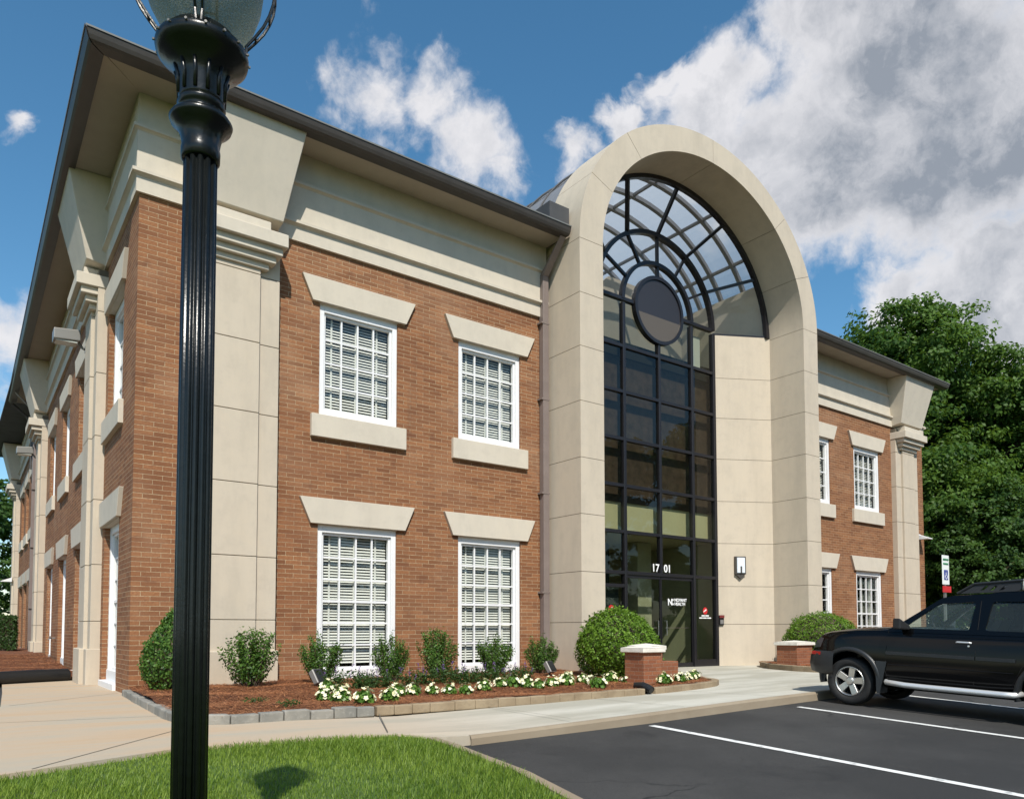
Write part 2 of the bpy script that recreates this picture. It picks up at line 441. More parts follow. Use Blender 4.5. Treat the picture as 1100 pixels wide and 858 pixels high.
def tag(o, label=None, cat=None, group=None, kind=None):
    if label: o['label'] = label
    if cat: o['category'] = cat
    if group: o['group'] = group
    if kind: o['kind'] = kind
    return o

def empty(name, loc=(0, 0, 0), rz=0.0):
    o = bpy.data.objects.new(name, None); COL.objects.link(o)
    o.location = loc; o.rotation_euler = (0, 0, rz); o.empty_display_size = .2
    return o

def ident(u, t, z): return (u, t, z)

class MB:
    """collects shapes, then becomes ONE mesh object; f maps local (u,t,z) to the object's space"""
    def __init__(self, f=ident):
        self.v = []; self.f = []; self.fr = f
    def add(self, verts, faces, raw=False):
        n = len(self.v)
        self.v += [tuple(p) if raw else tuple(self.fr(*p)) for p in verts]
        self.f += [tuple(i + n for i in fc) for fc in faces]
        return self
    def box(self, u0, u1, t0, t1, z0, z1):
        vs = [(u, t, z) for u in (u0, u1) for t in (t0, t1) for z in (z0, z1)]
        return self.add(vs, [(0, 1, 3, 2), (4, 6, 7, 5), (0, 4, 5, 1), (2, 3, 7, 6), (0, 2, 6, 4), (1, 5, 7, 3)])
    def hexa(self, a, b):
        """two quads (4 points each) joined"""
        return self.add(list(a) + list(b), [(0, 1, 2, 3), (7, 6, 5, 4), (0, 4, 5, 1), (1, 5, 6, 2), (2, 6, 7, 3), (3, 7, 4, 0)])
    def prism_uz(self, poly, t0, t1):
        n = len(poly)
        vs = [(u, t0, z) for u, z in poly] + [(u, t1, z) for u, z in poly]
        fs = [tuple(range(n)), tuple(range(2 * n - 1, n - 1, -1))] + [(i, i + n, (i + 1) % n + n, (i + 1) % n) for i in range(n)]
        return self.add(vs, fs)
    def sweep(self, prof, ua, ub, mitre_a=0, mitre_b=0):
        """profile (t,z) run along u from ua to ub; mitre shifts the ends by -t / +t"""
        n = len(prof)
        vs = [(ua - mitre_a * t, t, z) for t, z in prof] + [(ub + mitre_b * t, t, z) for t, z in prof]
        fs = [tuple(range(n)), tuple(range(2 * n - 1, n - 1, -1))] + [(i, i + n, (i + 1) % n + n, (i + 1) % n) for i in range(n)]
        return self.add(vs, fs)
    def tube(self, pts, r, n=8, caps=True, raw=False):
        pts = [Vector(p) for p in pts]; rs = r if isinstance(r, (list, tuple)) else [r] * len(pts)
        vs = []; fs = []
        nrm = None
        for i, p in enumerate(pts):
            d = (pts[min(i + 1, len(pts) - 1)] - pts[max(i - 1, 0)]).normalized()
            if nrm is None:
                nrm = d.orthogonal().normalized()
            else:
                nrm = (nrm - d * nrm.dot(d)).normalized()
            b = d.cross(nrm)
            for k in range(n):
                a = 2 * math.pi * k / n
                vs.append(p + (nrm * math.cos(a) + b * math.sin(a)) * rs[i])
        for i in range(len(pts) - 1):
            for k in range(n):
                fs.append((i * n + k, i * n + (k + 1) % n, (i + 1) * n + (k + 1) % n, (i + 1) * n + k))
        if caps:
            fs.append(tuple(range(n - 1, -1, -1))); fs.append(tuple((len(pts) - 1) * n + k for k in range(n)))
        return self.add(vs, fs, raw)
    def lathe(self, prof, n=32, c=(0, 0, 0), rmod=None):
        vs = []; fs = []
        for r, z in prof:
            for k in range(n):
                a = 2 * math.pi * k / n
                q = r * (rmod(a) if rmod else 1)
                vs.append((c[0] + q * math.cos(a), c[1] + q * math.sin(a), c[2] + z))
        for i in range(len(prof) - 1):
            for k in range(n):
                fs.append((i * n + k, i * n + (k + 1) % n, (i + 1) * n + (k + 1) % n, (i + 1) * n + k))
        if prof[0][0] > 1e-5: fs.append(tuple(range(n - 1, -1, -1)))
        if prof[-1][0] > 1e-5: fs.append(tuple((len(prof) - 1) * n + k for k in range(n)))
        return self.add(vs, fs)
    def mesh(self, name, bevel=0.0, seg=1, merge=False):
        me = bpy.data.meshes.new(name)
        bm = bmesh.new()
        bv = [bm.verts.new(p) for p in self.v]
        for fc in self.f:
            try: bm.faces.new([bv[i] for i in fc])
            except ValueError: pass
        if merge: bmesh.ops.remove_doubles(bm, verts=bm.verts, dist=1e-4)
        bmesh.ops.recalc_face_normals(bm, faces=bm.faces)
        if bevel > 0:
            es = [e for e in bm.edges if len(e.link_faces) == 2 and e.calc_face_angle(0) > .5]
            bmesh.ops.bevel(bm, geom=es, offset=bevel, segments=seg, profile=.5, affect='EDGES', clamp_overlap=True)
        uvl = bm.loops.layers.uv.new('UVMap')
        for fc in bm.faces:
            n = fc.normal
            ax = max(range(3), key=lambda i: abs(n[i]))
            for lp in fc.loops:
                p = lp.vert.co
                lp[uvl].uv = (p.y, p.z) if ax == 0 else ((p.x, p.z) if ax == 1 else (p.x, p.y))
        bm.to_mesh(me); bm.free()
        return me
    def build(self, name, mat, parent=None, bevel=0.0, seg=1, smooth=False, merge=False):
        return link(name, self.mesh(name, bevel, seg, merge), mat, parent, smooth)

def poly_sheet(name, outer, holes=(), z=None, mat=None, parent=None, side=None, f=None):
    """flat polygon with holes (points 2D or 3D), triangulated; side = wall height downwards"""
    bm = bmesh.new(); es = []
    loops = []
    for lp in [outer] + list(holes):
        vs = [bm.verts.new(f(*p) if f else ((p[0], p[1], z) if len(p) == 2 else p)) for p in lp]
        loops.append(vs)
        es += [bm.edges.new((vs[i], vs[(i + 1) % len(vs)])) for i in range(len(vs))]
    bmesh.ops.triangle_fill(bm, use_beauty=True, use_dissolve=False, edges=es)
    for fc in bm.faces:
        fc.normal_update()
        if f is None and fc.normal.z < 0: fc.normal_flip()
    if side:
        for vs in loops:
            lo = [bm.verts.new((v.co.x, v.co.y, v.co.z - side)) for v in vs]
            for i in range(len(vs)):
                j = (i + 1) % len(vs)
                bm.faces.new((vs[i], vs[j], lo[j], lo[i]))
        bmesh.ops.recalc_face_normals(bm, faces=bm.faces)
    me = bpy.data.meshes.new(name); bm.to_mesh(me); bm.free()
    return link(name, me, mat, parent) if name else me

def quads_mesh(name, Q, tint=None, tri=False):
    """Q: (N,4,3) array of quads -> mesh with a per-leaf random 'tint'"""
    Q = np.asarray(Q, dtype=np.float32); n, k = Q.shape[0], Q.shape[1]
    me = bpy.data.meshes.new(name)
    me.vertices.add(n * k); me.vertices.foreach_set('co', Q.reshape(-1))
    me.loops.add(n * k); me.loops.foreach_set('vertex_index', np.arange(n * k, dtype=np.int32))
    me.polygons.add(n); me.polygons.foreach_set('loop_start', np.arange(0, n * k, k, dtype=np.int32))
    try: me.polygons.foreach_set('loop_total', np.full(n, k, dtype=np.int32))
    except Exception: pass
    me.update(calc_edges=True)
    if tint is None: tint = rng.random(n)
    at = me.attributes.new('tint', 'FLOAT_COLOR', 'POINT')
    c = np.ones((n, k, 4), dtype=np.float32); c[:, :, 0] = tint[:, None]; c[:, :, 1] = tint[:, None]; c[:, :, 2] = tint[:, None]
    at.data.foreach_set('color', c.reshape(-1))
    return me

def unit(a): return a / (np.linalg.norm(a, axis=-1, keepdims=True) + 1e-9)

def leaf_quads(P, N, L, W, jitter=.6):
    """diamond leaves at P, lying roughly across N (outward normal)"""
    n = len(P)
    N = unit(N + jitter * rng.normal(size=(n, 3)))
    a = rng.normal(size=(n, 3)); a = unit(a - N * np.sum(a * N, 1, keepdims=True)); b = np.cross(N, a)
    L = (L * (0.7 + .6 * rng.random(n)))[:, None]; W = (W * (0.7 + .6 * rng.random(n)))[:, None]
    return np.stack([P - a * L / 2, P - b * W / 2 + N * L * .08, P + a * L / 2, P + b * W / 2 + N * L * .08], axis=1)

def sphere_dirs(n): return unit(rng.normal(size=(n, 3)))

# ------------------------------------------------------------------ ground, walks, lot
XA = 13.636
def lot_z(x, y): return -.15 + .045 * (max(y, -32) + 6.9)
def lawn_z(x, y): return -.02 + .033 * (min(y, -6.7) + 6.7) if y > -30 else -.79

def grid_sheet(name, xs, ys, zf, mat):
    vs = [(x, y, zf(x, y)) for y in ys for x in xs]; nx = len(xs)
    fs = [(j * nx + i, j * nx + i + 1, (j + 1) * nx + i + 1, (j + 1) * nx + i) for j in range(len(ys) - 1) for i in range(nx - 1)]
    me = bpy.data.meshes.new(name); me.from_pydata(vs, [], fs); me.update()
    return link(name, me, mat)

def terr(x, y):
    base = -.35 + .04 * (max(min(y, -6), -40) + 6)
    return base
g = grid_sheet('ground', [-600, -120, -40, -15, 0, 15, 40, 120, 600], [-600, -120, -40, -25, -15, -6, 5, 20, 45, 120, 600], terr, 'lawn_soil'); tag(g, kind='structure')

KERB = [(2.0, -7.02, -.055), (2.8, -6.97, -.05), (4.87, -6.86, -.02), (7.3, -6.63, -.0), (9.65, -6.43, .01), (14, -6.1, .02), (32, -4.8, .03)]
walk = [(-1.45, 4.85, 0), (-1.60, 2.0, 0), (-1.78, -.9, 0), (-1.95, -2.6, 0), (-2.5, -5.5, 0), (-3.6, -7.7, -.02), (-2.3, -7.1, 0), (-1.54, -6.80, 0), (-.77, -6.47, 0), (.14, -6.53, 0), (.9, -6.60, 0),
        (1.32, -6.76, -.01), (1.50, -6.92, -.03), (1.72, -7.02, -.045)] + KERB + [(32, 1.0, 0), (14, 1.0, 0), (.3, 1.0, 0), (.3, 5.2, 0)]
w_ = poly_sheet('sidewalk', walk, mat='concrete', side=.4); tag(w_, kind='structure')
# tan kerb face of the walk, a real step down to the lot
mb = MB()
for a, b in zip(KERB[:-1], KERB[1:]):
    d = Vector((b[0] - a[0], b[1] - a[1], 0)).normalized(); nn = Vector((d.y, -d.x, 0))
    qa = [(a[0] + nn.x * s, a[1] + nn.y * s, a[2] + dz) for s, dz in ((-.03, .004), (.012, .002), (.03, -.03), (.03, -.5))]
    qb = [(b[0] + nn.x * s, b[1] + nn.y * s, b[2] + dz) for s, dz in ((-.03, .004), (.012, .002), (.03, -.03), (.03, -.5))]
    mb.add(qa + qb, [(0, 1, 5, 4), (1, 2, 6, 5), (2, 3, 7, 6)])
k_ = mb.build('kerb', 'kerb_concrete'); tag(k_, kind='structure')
# joints scored across the walk
mb = MB()
for (x0, y0), (x1, y1) in [((1.95, -5.05), (1.25, -6.62)), ((3.6, -5.06), (3.55, -6.85)), ((5.6, -5.05), (5.75, -6.7)), ((7.8, -4.85), (8.2, -6.5)), ((10.3, -3.4), (11.1, -6.25)),
                           ((-.25, -3.6), (-2.0, -3.2)), ((-.05, .62), (-1.68, -.9)), ((-.35, -5.0), (-1.9, -6.9)), ((10.4, -1.1), (16.2, -.9)), ((-.02, 3.1), (-1.55, 3.1)), ((11.2, -2.9), (15.2, -3.0)), ((13.6, .6), (13.4, -6.1))]:
    d = Vector((x1 - x0, y1 - y0, 0)).normalized(); nn = Vector((-d.y, d.x, 0)) * .006
    z = .0035
    mb.add([(x0 + nn.x, y0 + nn.y, z), (x0 - nn.x, y0 - nn.y, z), (x1 - nn.x, y1 - nn.y, z), (x1 + nn.x, y1 + nn.y, z)], [(0, 1, 2, 3)])
j_ = mb.build('sidewalk_joints', 'joint'); tag(j_, kind='structure')

ys = [-5.0, -7, -9, -12, -16, -22, -32, -60]
lot = grid_sheet('parking_lot', [.2, 1.25, 3, 6, 10, 20, 34, 60], ys, lot_z, 'asphalt'); tag(lot, kind='structure')
lot2 = grid_sheet('driveway', [-30, -10, -4, -1.4], [-7.6, -4, 0, 6, 20, 60], lambda x, y: -.06, 'asphalt'); tag(lot2, kind='structure')
def stripe(x0, y0, x1, y1, w=.12):
    d = Vector((x1 - x0, y1 - y0, 0)).normalized(); nn = Vector((-d.y, d.x, 0)) * w / 2
    n = 6; vs = []; fs = []
    for i in range(n + 1):
        f = i / n; x = x0 + (x1 - x0) * f; y = y0 + (y1 - y0) * f
        for s in (1, -1): vs.append((x + nn.x * s, y + nn.y * s, lot_z(x, y) + .005))
    for i in range(n): fs.append((2 * i, 2 * i + 1, 2 * i + 3, 2 * i + 2))
    o = MB().add(vs, fs).build('parking_stripe', 'stripe_paint'); tag(o, kind='structure')
stripe(4.75, -7.03, 4.81, -11.9); stripe(8.26, -6.84, 8.20, -11.7); stripe(11.69, -6.75, 11.55, -11.6); stripe(15.1, -6.4, 14.9, -11.4)

# lawn: gentle sheet, blades, and a thin concrete edge to the lot
lawn_edge = [(1.47, -7.05), (1.44, -7.5), (1.38, -7.9), (1.26, -8.83), (1.00, -9.82), (.62, -11.2), (.0, -13.5), (-1.0, -19)]
lawn = [(-12, -9.2)] + [(-3.6, -7.72), (-2.3, -7.12), (-1.54, -6.82), (-.77, -6.49), (.14, -6.55), (.9, -6.62), (1.30, -6.76), (1.44, -6.92)] + lawn_edge + [(-12, -19)]
# grid cut from the outline
lw = poly_sheet('lawn', [(x, y, lawn_z(x, y) - .012) for x, y in lawn], mat='lawn_soil', side=.3); tag(lw, kind='structure')
mb = MB()
for a, b in zip(lawn_edge[:-1], lawn_edge[1:]):
    d = Vector((b[0] - a[0], b[1] - a[1], 0)).normalized(); nn = Vector((-d.y, d.x, 0))
    P = []
    for q in (a, b):
        zt = lawn_z(*q) + .0
        P.append([(q[0] - nn.x * .0, q[1], zt - .02), (q[0] - nn.x * .0, q[1], zt + .004), (q[0] + nn.x * .10, q[1] + nn.y * .10, zt + .002), (q[0] + nn.x * .13, q[1] + nn.y * .13, zt - .05), (q[0] + nn.x * .13, q[1] + nn.y * .13, zt - .5)])
    mb.add(P[0] + P[1], [(i, i + 1, i + 6, i + 5) for i in range(4)])
e_ = mb.build('lawn_kerb', 'kerb_concrete'); tag(e_, kind='structure')

def pts_in_poly(P, poly):
    x, y = P[:, 0], P[:, 1]; inside = np.zeros(len(P), bool); n = len(poly)
    for i in range(n):
        x0, y0 = poly[i][:2]; x1, y1 = poly[(i + 1) % n][:2]
        c = ((y0 > y) != (y1 > y)) & (x < (x1 - x0) * (y - y0) / (y1 - y0 + 1e-12) + x0)
        inside ^= c
    return inside

def make_grass():
    P = np.column_stack([rng.uniform(-6, 2.0, 190000), rng.uniform(-13.0, -6.4, 190000)])
    dens = np.clip(1.25 - .10 * np.abs(P[:, 1] + 8.0), .3, 1)
    P = P[pts_in_poly(P, lawn) & (rng.random(len(P)) < dens)]
    # keep a little off the camera's own spot
    P = P[np.hypot(P[:, 0] + 2.49, P[:, 1] + 13.78) > .9]
    n = len(P)
    z = -.02 + .033 * (np.minimum(P[:, 1], -6.7) + 6.7) - .015
    h = rng.uniform(.025, .062, n) * (1 + .35 * np.sin(P[:, 0] * 2.1 + 1.3 * np.sin(P[:, 1] * 1.7)))
    az = rng.uniform(0, 2 * np.pi, n); lean = rng.uniform(.1, .75, n)
    base = np.column_stack([P, z]); side = np.column_stack([-np.sin(az), np.cos(az), np.zeros(n)]) * rng.uniform(.0018, .0038, n)[:, None]
    tip = base + np.column_stack([np.cos(az) * h * lean, np.sin(az) * h * lean, h])
    mid = base * .45 + tip * .55 + np.column_stack([np.zeros((n, 2)), h * .10])
    Q = np.stack([base - side, base + side, mid + side * .8, tip], axis=1)
    patch = .5 + .5 * np.sin(P[:, 0] * 1.3 + 2 * np.sin(P[:, 1] * .9)) * np.sin(P[:, 1] * 1.9 + P[:, 0])
    tint = np.clip(.65 * rng.random(n) + .35 * patch, 0, 1)
    o = link('grass', quads_mesh('grass', Q, tint), 'grass_blade')
    tag(o, 'short green lawn grass at the front left', 'grass', kind='stuff')
make_grass()

# ------------------------------------------------------------------ planting beds
BED = [(.02, .05), (-.10, -1.2), (-.17, -2.42), (-.26, -3.9), (-.22, -4.6), (.02, -4.90), (.6, -4.93), (2.1, -5.0), (4.3, -5.03), (6.5, -4.99), (7.6, -4.88), (8.6, -4.66), (9.2, -4.45), (9.75, -4.0), (9.95, -3.5), (9.85, -2.9), (9.65, -1.9), (9.60, -.9), (9.60, -.02)]
BEDR = [(17.7, .05), (16.9, .02), (16.2, -.5), (15.5, -1.3), (15.05, -2.3), (14.9, -3.2), (15.1, -4.2), (15.8, -4.6), (18, -4.5), (30, -3.8), (30, .05)]
BEDL = [(-.02, 5.1), (-.28, 4.98), (-.7, 4.80), (-1.1, 4.63), (-1.6, 4.40), (-2.3, 4.08), (-5, 3.0), (-5, 24), (.3, 24)]
def bed_sheet(name, poly, zf, inset=.09):
    xs = [p[0] for p in poly]; ys_ = [p[1] for p in poly]
    st = .16 if (max(ys_) - min(ys_)) < 9 else .35
    bm = bmesh.new()
    X = np.arange(min(xs) - st, max(xs) + st, st); Y = np.arange(min(ys_) - st, max(ys_) + st, st)
    vs = {}
    gx, gy = np.meshgrid(X, Y, indexing='ij')
    P = np.column_stack([gx.ravel(), gy.ravel()]); ins = pts_in_poly(P, poly).reshape(gx.shape)
    for i in range(len(X) - 1):
        for j in range(len(Y) - 1):
            c = [(i, j), (i + 1, j), (i + 1, j + 1), (i, j + 1)]
            if not any(ins[a] for a in c): continue
            q = []
            for a in c:
                if a not in vs:
                    x, y = X[a[0]], Y[a[1]]
                    if not ins[a]:
                        best = None
                        for k in range(len(poly)):
                            p0 = Vector(poly[k]); p1 = Vector(poly[(k + 1) % len(poly)]); dd = p1 - p0
                            t = max(0, min(1, (Vector((x, y)) - p0).dot(dd) / (dd.length_squared + 1e-9))); pt = p0 + dd * t
                            dist = (pt - Vector((x, y))).length
                            if best is None or dist < best[0]: best = (dist, pt)
                        x, y = best[1]
                    vs[a] = bm.verts.new((x, y, zf(x, y)))
                q.append(vs[a])
            try: bm.faces.new(q)
            except ValueError: pass
    bmesh.ops.recalc_face_normals(bm, faces=bm.faces)
    me = bpy.data.meshes.new(name); bm.to_mesh(me); bm.free()
    o = link(name, me, 'pine_straw_bed', smooth=True); tag(o, kind='structure')
    return o
def lump(x, y): return .014 * math.sin(3.1 * x + 1.2 * math.sin(2.3 * y)) + .012 * math.sin(4.3 * y + x)
def bed_z(x, y): return .085 + .05 * max(0, min(1, (y + 4.6) / 2.0)) + lump(x, y)
def bedl_z(x, y): return .06 + .30 * max(0, min(1, (y - 4.6) / 10)) + lump(x, y)
bed_sheet('planting_bed_ground', BED, bed_z); bed_sheet('planting_bed_ground', BEDR, bed_z); bed_sheet('planting_bed_ground', BEDL, bedl_z)

def straw(polys, n):
    Qs = []; Ts = []
    for poly, zf, cnt in polys:
        xs = [p[0] for p in poly]; ys_ = [p[1] for p in poly]
        P = np.column_stack([rng.uniform(max(min(xs), -3), min(max(xs), 16.5), cnt), rng.uniform(min(ys_), min(max(ys_), 14), cnt)])
        P = P[pts_in_poly(P, poly)]
        z = np.array([zf(x, y) for x, y in P]) + rng.uniform(.004, .022, len(P))
        az = rng.uniform(0, np.pi, len(P)); L = rng.uniform(.05, .13, len(P)); tilt = rng.normal(0, .12, len(P))
        d = np.column_stack([np.cos(az), np.sin(az), tilt]) * L[:, None]; s = np.column_stack([-np.sin(az), np.cos(az), np.zeros(len(P))]) * rng.uniform(.0015, .0035, len(P))[:, None]
        b = np.column_stack([P, z])
        Qs.append(np.stack([b - d / 2 - s, b - d / 2 + s, b + d / 2 + s, b + d / 2 - s], 1)); Ts.append(rng.random(len(P)) ** 1.3)
    o = link('pine_straw', quads_mesh('pine_straw', np.concatenate(Qs), np.concatenate(Ts)), 'straw')
    tag(o, 'loose red brown pine straw spread over the planting beds', 'pine straw', kind='stuff')
straw([(BED, bed_z, 90000), (BEDR, bed_z, 12000), (BEDL, bedl_z, 40000)], 0)

# stone edging: cut blocks in a row along the bed
def edging(name, path, mat, label, blk=.27, hw=.07, h=.105):
    mb = MB(); acc = []
    segs = [(Vector(a), Vector(b)) for a, b in zip(path[:-1], path[1:])]
    total = sum((b - a).length for a, b in segs)
    def at(s):
        for a, b in segs:
            l = (b - a).length
            if s <= l + 1e-6: return a + (b - a) * (s / l), (b - a).normalized()
            s -= l
        return segs[-1][1], (segs[-1][1] - segs[-1][0]).normalized()
    s = 0.0
    while s < total - .05:
        l = blk * random.uniform(.75, 1.25); e = min(s + l, total)
        gp = .006 if 'grey' in mat else .0025; p0, d0 = at(s + gp); p1, d1 = at(e - gp)
        n0 = Vector((-d0.y, d0.x)); n1 = Vector((-d1.y, d1.x)); vr = 1.0 if 'grey' in mat else .35; hh = h + random.uniform(-.012, .012) * vr; w = hw + random.uniform(-.006, .006) * vr
        a = [(p0.x - n0.x * w, p0.y - n0.y * w, -.02), (p0.x + n0.x * w, p0.y + n0.y * w, -.02), (p0.x + n0.x * w, p0.y + n0.y * w, hh), (p0.x - n0.x * w, p0.y - n0.y * w, hh)]
        b = [(p1.x - n1.x * w, p1.y - n1.y * w, -.02), (p1.x + n1.x * w, p1.y + n1.y * w, -.02), (p1.x + n1.x * w, p1.y + n1.y * w, hh), (p1.x - n1.x * w, p1.y - n1.y * w, hh)]
        mb.hexa(a, b); s = e
    o = mb.build(name, mat, None, bevel=.014, seg=2); tag(o, label, 'edging')
    return o
edging('stone_edging', [(-.02, .02), (-.10, -1.2), (-.17, -2.42), (-.26, -3.9), (-.22, -4.6), (.02, -4.90), (.6, -4.93), (1.9, -4.99)], 'edging_grey', 'pale grey stone block edging around the left end of the planting bed')
edging('stone_edging', [(1.92, -4.99), (4.3, -5.03), (6.74, -4.98)], 'edging_tan', 'tan block edging along the front of the flower bed', .32)
edging('stone_edging', [(7.01, -4.95), (7.6, -4.88), (8.6, -4.66), (9.2, -4.45), (9.6, -4.2), (9.85, -3.8), (9.95, -3.4), (9.88, -2.9), (9.68, -1.9)], 'edging_tan', 'tan block edging curving round the brick pier beside the entrance', .32)
edging('stone_edging', [(16.95, -.1), (16.2, -.6), (15.5, -1.4), (15.0, -2.35), (14.85, -3.2), (15.1, -4.25), (15.8, -4.7), (18, -4.6)], 'edging_tan', 'brown edging of the planting bed right of the entrance', .30, .075, .15)

# ------------------------------------------------------------------ the office building
BW = 27.27                                    # width of the front
LD = Vector((.0166, .99986, 0)); LN = Vector((-.99986, .0166, 0))
def FF(u, t, z): return (u, -t, z)                                    # front wall: t outwards
def FL(s, t, z): p = LD * s + LN * t; return (p.x, p.y, z)            # left wall: s back from the corner
def FR(s, t, z): return (BW + t, s, z)                                # right end wall
bld = empty('office_building', (0, 0, 0))
tag(bld, 'two storey red brick office building with cream stucco arch entrance', 'building')

Z_LO = (.11, 3.073); Z_UP = (5.165, 7.342)
WHW = .84
FRONT_W = [4.044, 7.204, 2 * XA - 7.204, 2 * XA - 4.044]
LEFT_W = [2.12, 6.80, 10.45, 14.1, 22.3, 25.2, 28.1]

def wall_sheet(name, fr, u0, u1, z0, z1, ops, mat, parent, depth=.17):  # depth of the reveals
    us = sorted({u0, u1, *[v for o in ops for v in (o[0], o[1])]}); zs = sorted({z0, z1, *[v for o in ops for v in (o[2], o[3])]})
    mb = MB(fr)
    for a, b in zip(us[:-1], us[1:]):
        for c, d in zip(zs[:-1], zs[1:]):
            um, zm = (a + b) / 2, (c + d) / 2
            if any(o[0] < um < o[1] and o[2] < zm < o[3] for o in ops): continue
            mb.add([(a, 0, c), (b, 0, c), (b, 0, d), (a, 0, d)], [(0, 1, 2, 3)])
    for o in ops:
        for (ua, za), (ub, zb) in (((o[0], o[2]), (o[0], o[3])), ((o[0], o[3]), (o[1], o[3])), ((o[1], o[3]), (o[1], o[2])), ((o[1], o[2]), (o[0], o[2]))):
            mb.add([(ua, 0, za), (ub, 0, zb), (ub, -depth, zb), (ua, -depth, za)], [(0, 1, 2, 3)])
    return mb.build(name, mat, parent)
def ops_for(cs): return [(c - WHW, c + WHW, *z) for c in cs for z in (Z_LO, Z_UP)]
wall_sheet('brick_wall', FF, 0, 8.95, -.3, 8.40, ops_for(FRONT_W[:2]), 'brick', bld)
wall_sheet('brick_wall', FF, 18.33, BW, -.3, 8.40, ops_for(FRONT_W[2:]), 'brick', bld)
wall_sheet('brick_wall', FL, 0, 34, -.3, 8.40, ops_for(LEFT_W), 'brick', bld, .40)
wall_sheet('brick_wall', FR, 0, 34, -.4, 8.40, [], 'brick', bld)
wall_sheet('brick_wall', lambda u, t, z: (u, 34 + t, z), .56, BW, -.3, 10.1, [], 'brick', bld)
# near-black panels stand in for the gloom of the rooms behind the windows
for a, b in ((.9, 9.0), (18.2, 26.9)): MB().box(a, b, 1.25, 1.30, -.2, 10.0).build('unlit_room_backing', 'room_dark', bld)
mb = MB(FL); mb.box(1.0, 33.5, -1.3, -1.25, -.2, 10); mb.build('unlit_room_backing', 'room_dark', bld)
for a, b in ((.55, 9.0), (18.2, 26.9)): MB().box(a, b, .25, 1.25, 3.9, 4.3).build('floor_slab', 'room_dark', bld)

def window(fr0, c, z0, z1, upper, drapes=False, inset=0.0):
    zt = z1
    fr = lambda u, t, z: fr0(u, t - inset, z)
    mb = MB(fr)
    fw_ = .105; d0, d1 = -.03, -.165
    mb.box(c - WHW + .002, c - WHW + fw_, d1, d0, z0 + .002, zt - .002); mb.box(c + WHW - fw_, c + WHW - .002, d1, d0, z0 + .002, zt - .002)
    mb.box(c - WHW + fw_, c + WHW - fw_, d1, d0, zt - .15, zt - .002); mb.box(c - WHW + fw_, c + WHW - fw_, d1, d0 + (.0 if upper else .03), z0 + .002, z0 + (.12 if upper else .2))
    # inner sash, stepped back
    i0 = c - WHW + fw_; i1 = c + WHW - fw_; b0 = z0 + (.12 if upper else .2); b1 = zt - .15; sw = .045
    for a in ((i0, i0 + sw), (i1 - sw, i1)): mb.box(a[0], a[1], -.16, -.075, b0, b1)
    mb.box(i0 + sw, i1 - sw, -.16, -.075, b1 - sw, b1); mb.box(i0 + sw, i1 - sw, -.16, -.075, b0, b0 + sw)
    # brick mould lip
    w = mb.build('window', 'white_paint', bld, bevel=.006)
    a0, a1, g0, g1 = i0 + sw, i1 - sw, b0 + sw, b1 - sw
    rows = 4 if upper else 6
    mb = MB(fr)
    for k in range(1, 4):
        x = a0 + (a1 - a0) * k / 4; mb.box(x - .016, x + .016, -.152, -.105, g0, g1)
    for k in range(1, rows):
        z = g0 + (g1 - g0) * k / rows; mb.box(a0, a1, -.149, -.108, z - .016, z + .016)
    if upper is False:
        z = g0 + (g1 - g0) * .5; mb.box(a0, a1, -.155, -.10, z - .024, z + .024)
    mb.build('muntin_bars', 'white_paint', w)
    mb = MB(fr); mb.add([(a0, -.130, g0), (a1, -.130, g0), (a1, -.130, g1), (a0, -.130, g1)], [(0, 1, 2, 3)])
    mb.build('window_pane', 'window_glass', w)
    # lintel and sill in smooth stucco
    mb = MB(fr0)
    T = 1.221; Bm = 1.004; h = .477 if upper else .491
    mb.prism_uz([(c - Bm, z1), (c + Bm, z1), (c + T, z1 + h), (c - T, z1 + h)], -.1, .075)
    mb.box(c - WHW, c + WHW, -.10, .02, z1 - .012, z1 - .0005)
    mb.build('lintel', 'stucco_trim', w, bevel=.008)
    if upper:
        mb = MB(fr0); mb.box(c - 1.013, c + 1.013, -.14 - inset, .085, z0 - .435, z0 + .0); mb.build('window_sill', 'stucco_trim', w, bevel=.008)
    else:
        mb = MB(fr0); mb.box(c - WHW - .02, c + WHW + .02, -.14 - inset, .05, z0 - .13, z0 + .001); mb.build('window_sill', 'white_paint', w, bevel=.006)
    # venetian blind: real slats, cloth tapes
    mb = MB(fr); pitch = .056; n = int((g1 - g0 - .02) / pitch); ti = R(random.uniform(47, 57)); cs, sn = math.cos(ti), math.sin(ti)
    if drapes: cs, sn = math.cos(R(6)), math.sin(R(6))
    hw = .0235 if not drapes else .020
    for k in range(n):
        z = g1 - .03 - k * pitch + random.uniform(-.003, .003); t = -.225
        mb.add([(a0 - .01, t + hw * cs, z - hw * sn), (a1 + .01, t + hw * cs, z - hw * sn), (a1 + .01, t - hw * cs, z + hw * sn), (a0 - .01, t - hw * cs, z + hw * sn)], [(0, 1, 2, 3)])
    if drapes:
        for q, wd in ((.10, .05), (.47, .035), (.83, .10)):
            x = a0 + (a1 - a0) * q; mb.box(x - wd, x + wd, -.255, -.25, g0, g1)
    else:
        for q in (.125, .5, .835):
            x = a0 + (a1 - a0) * q; mb.box(x - .019, x + .019, -.2, -.198, g0, g1)
    mb.build('window_blind', 'blind', w)
    return w
for i, c in enumerate(FRONT_W):
    for up in (True, False):
        window(FF, c, *(Z_UP if up else Z_LO), up, drapes=(i > 1 and not up))
for c in LEFT_W:
    for up in (True, False):
        window(FL, c, *(Z_UP if up else Z_LO), up, inset=.07)

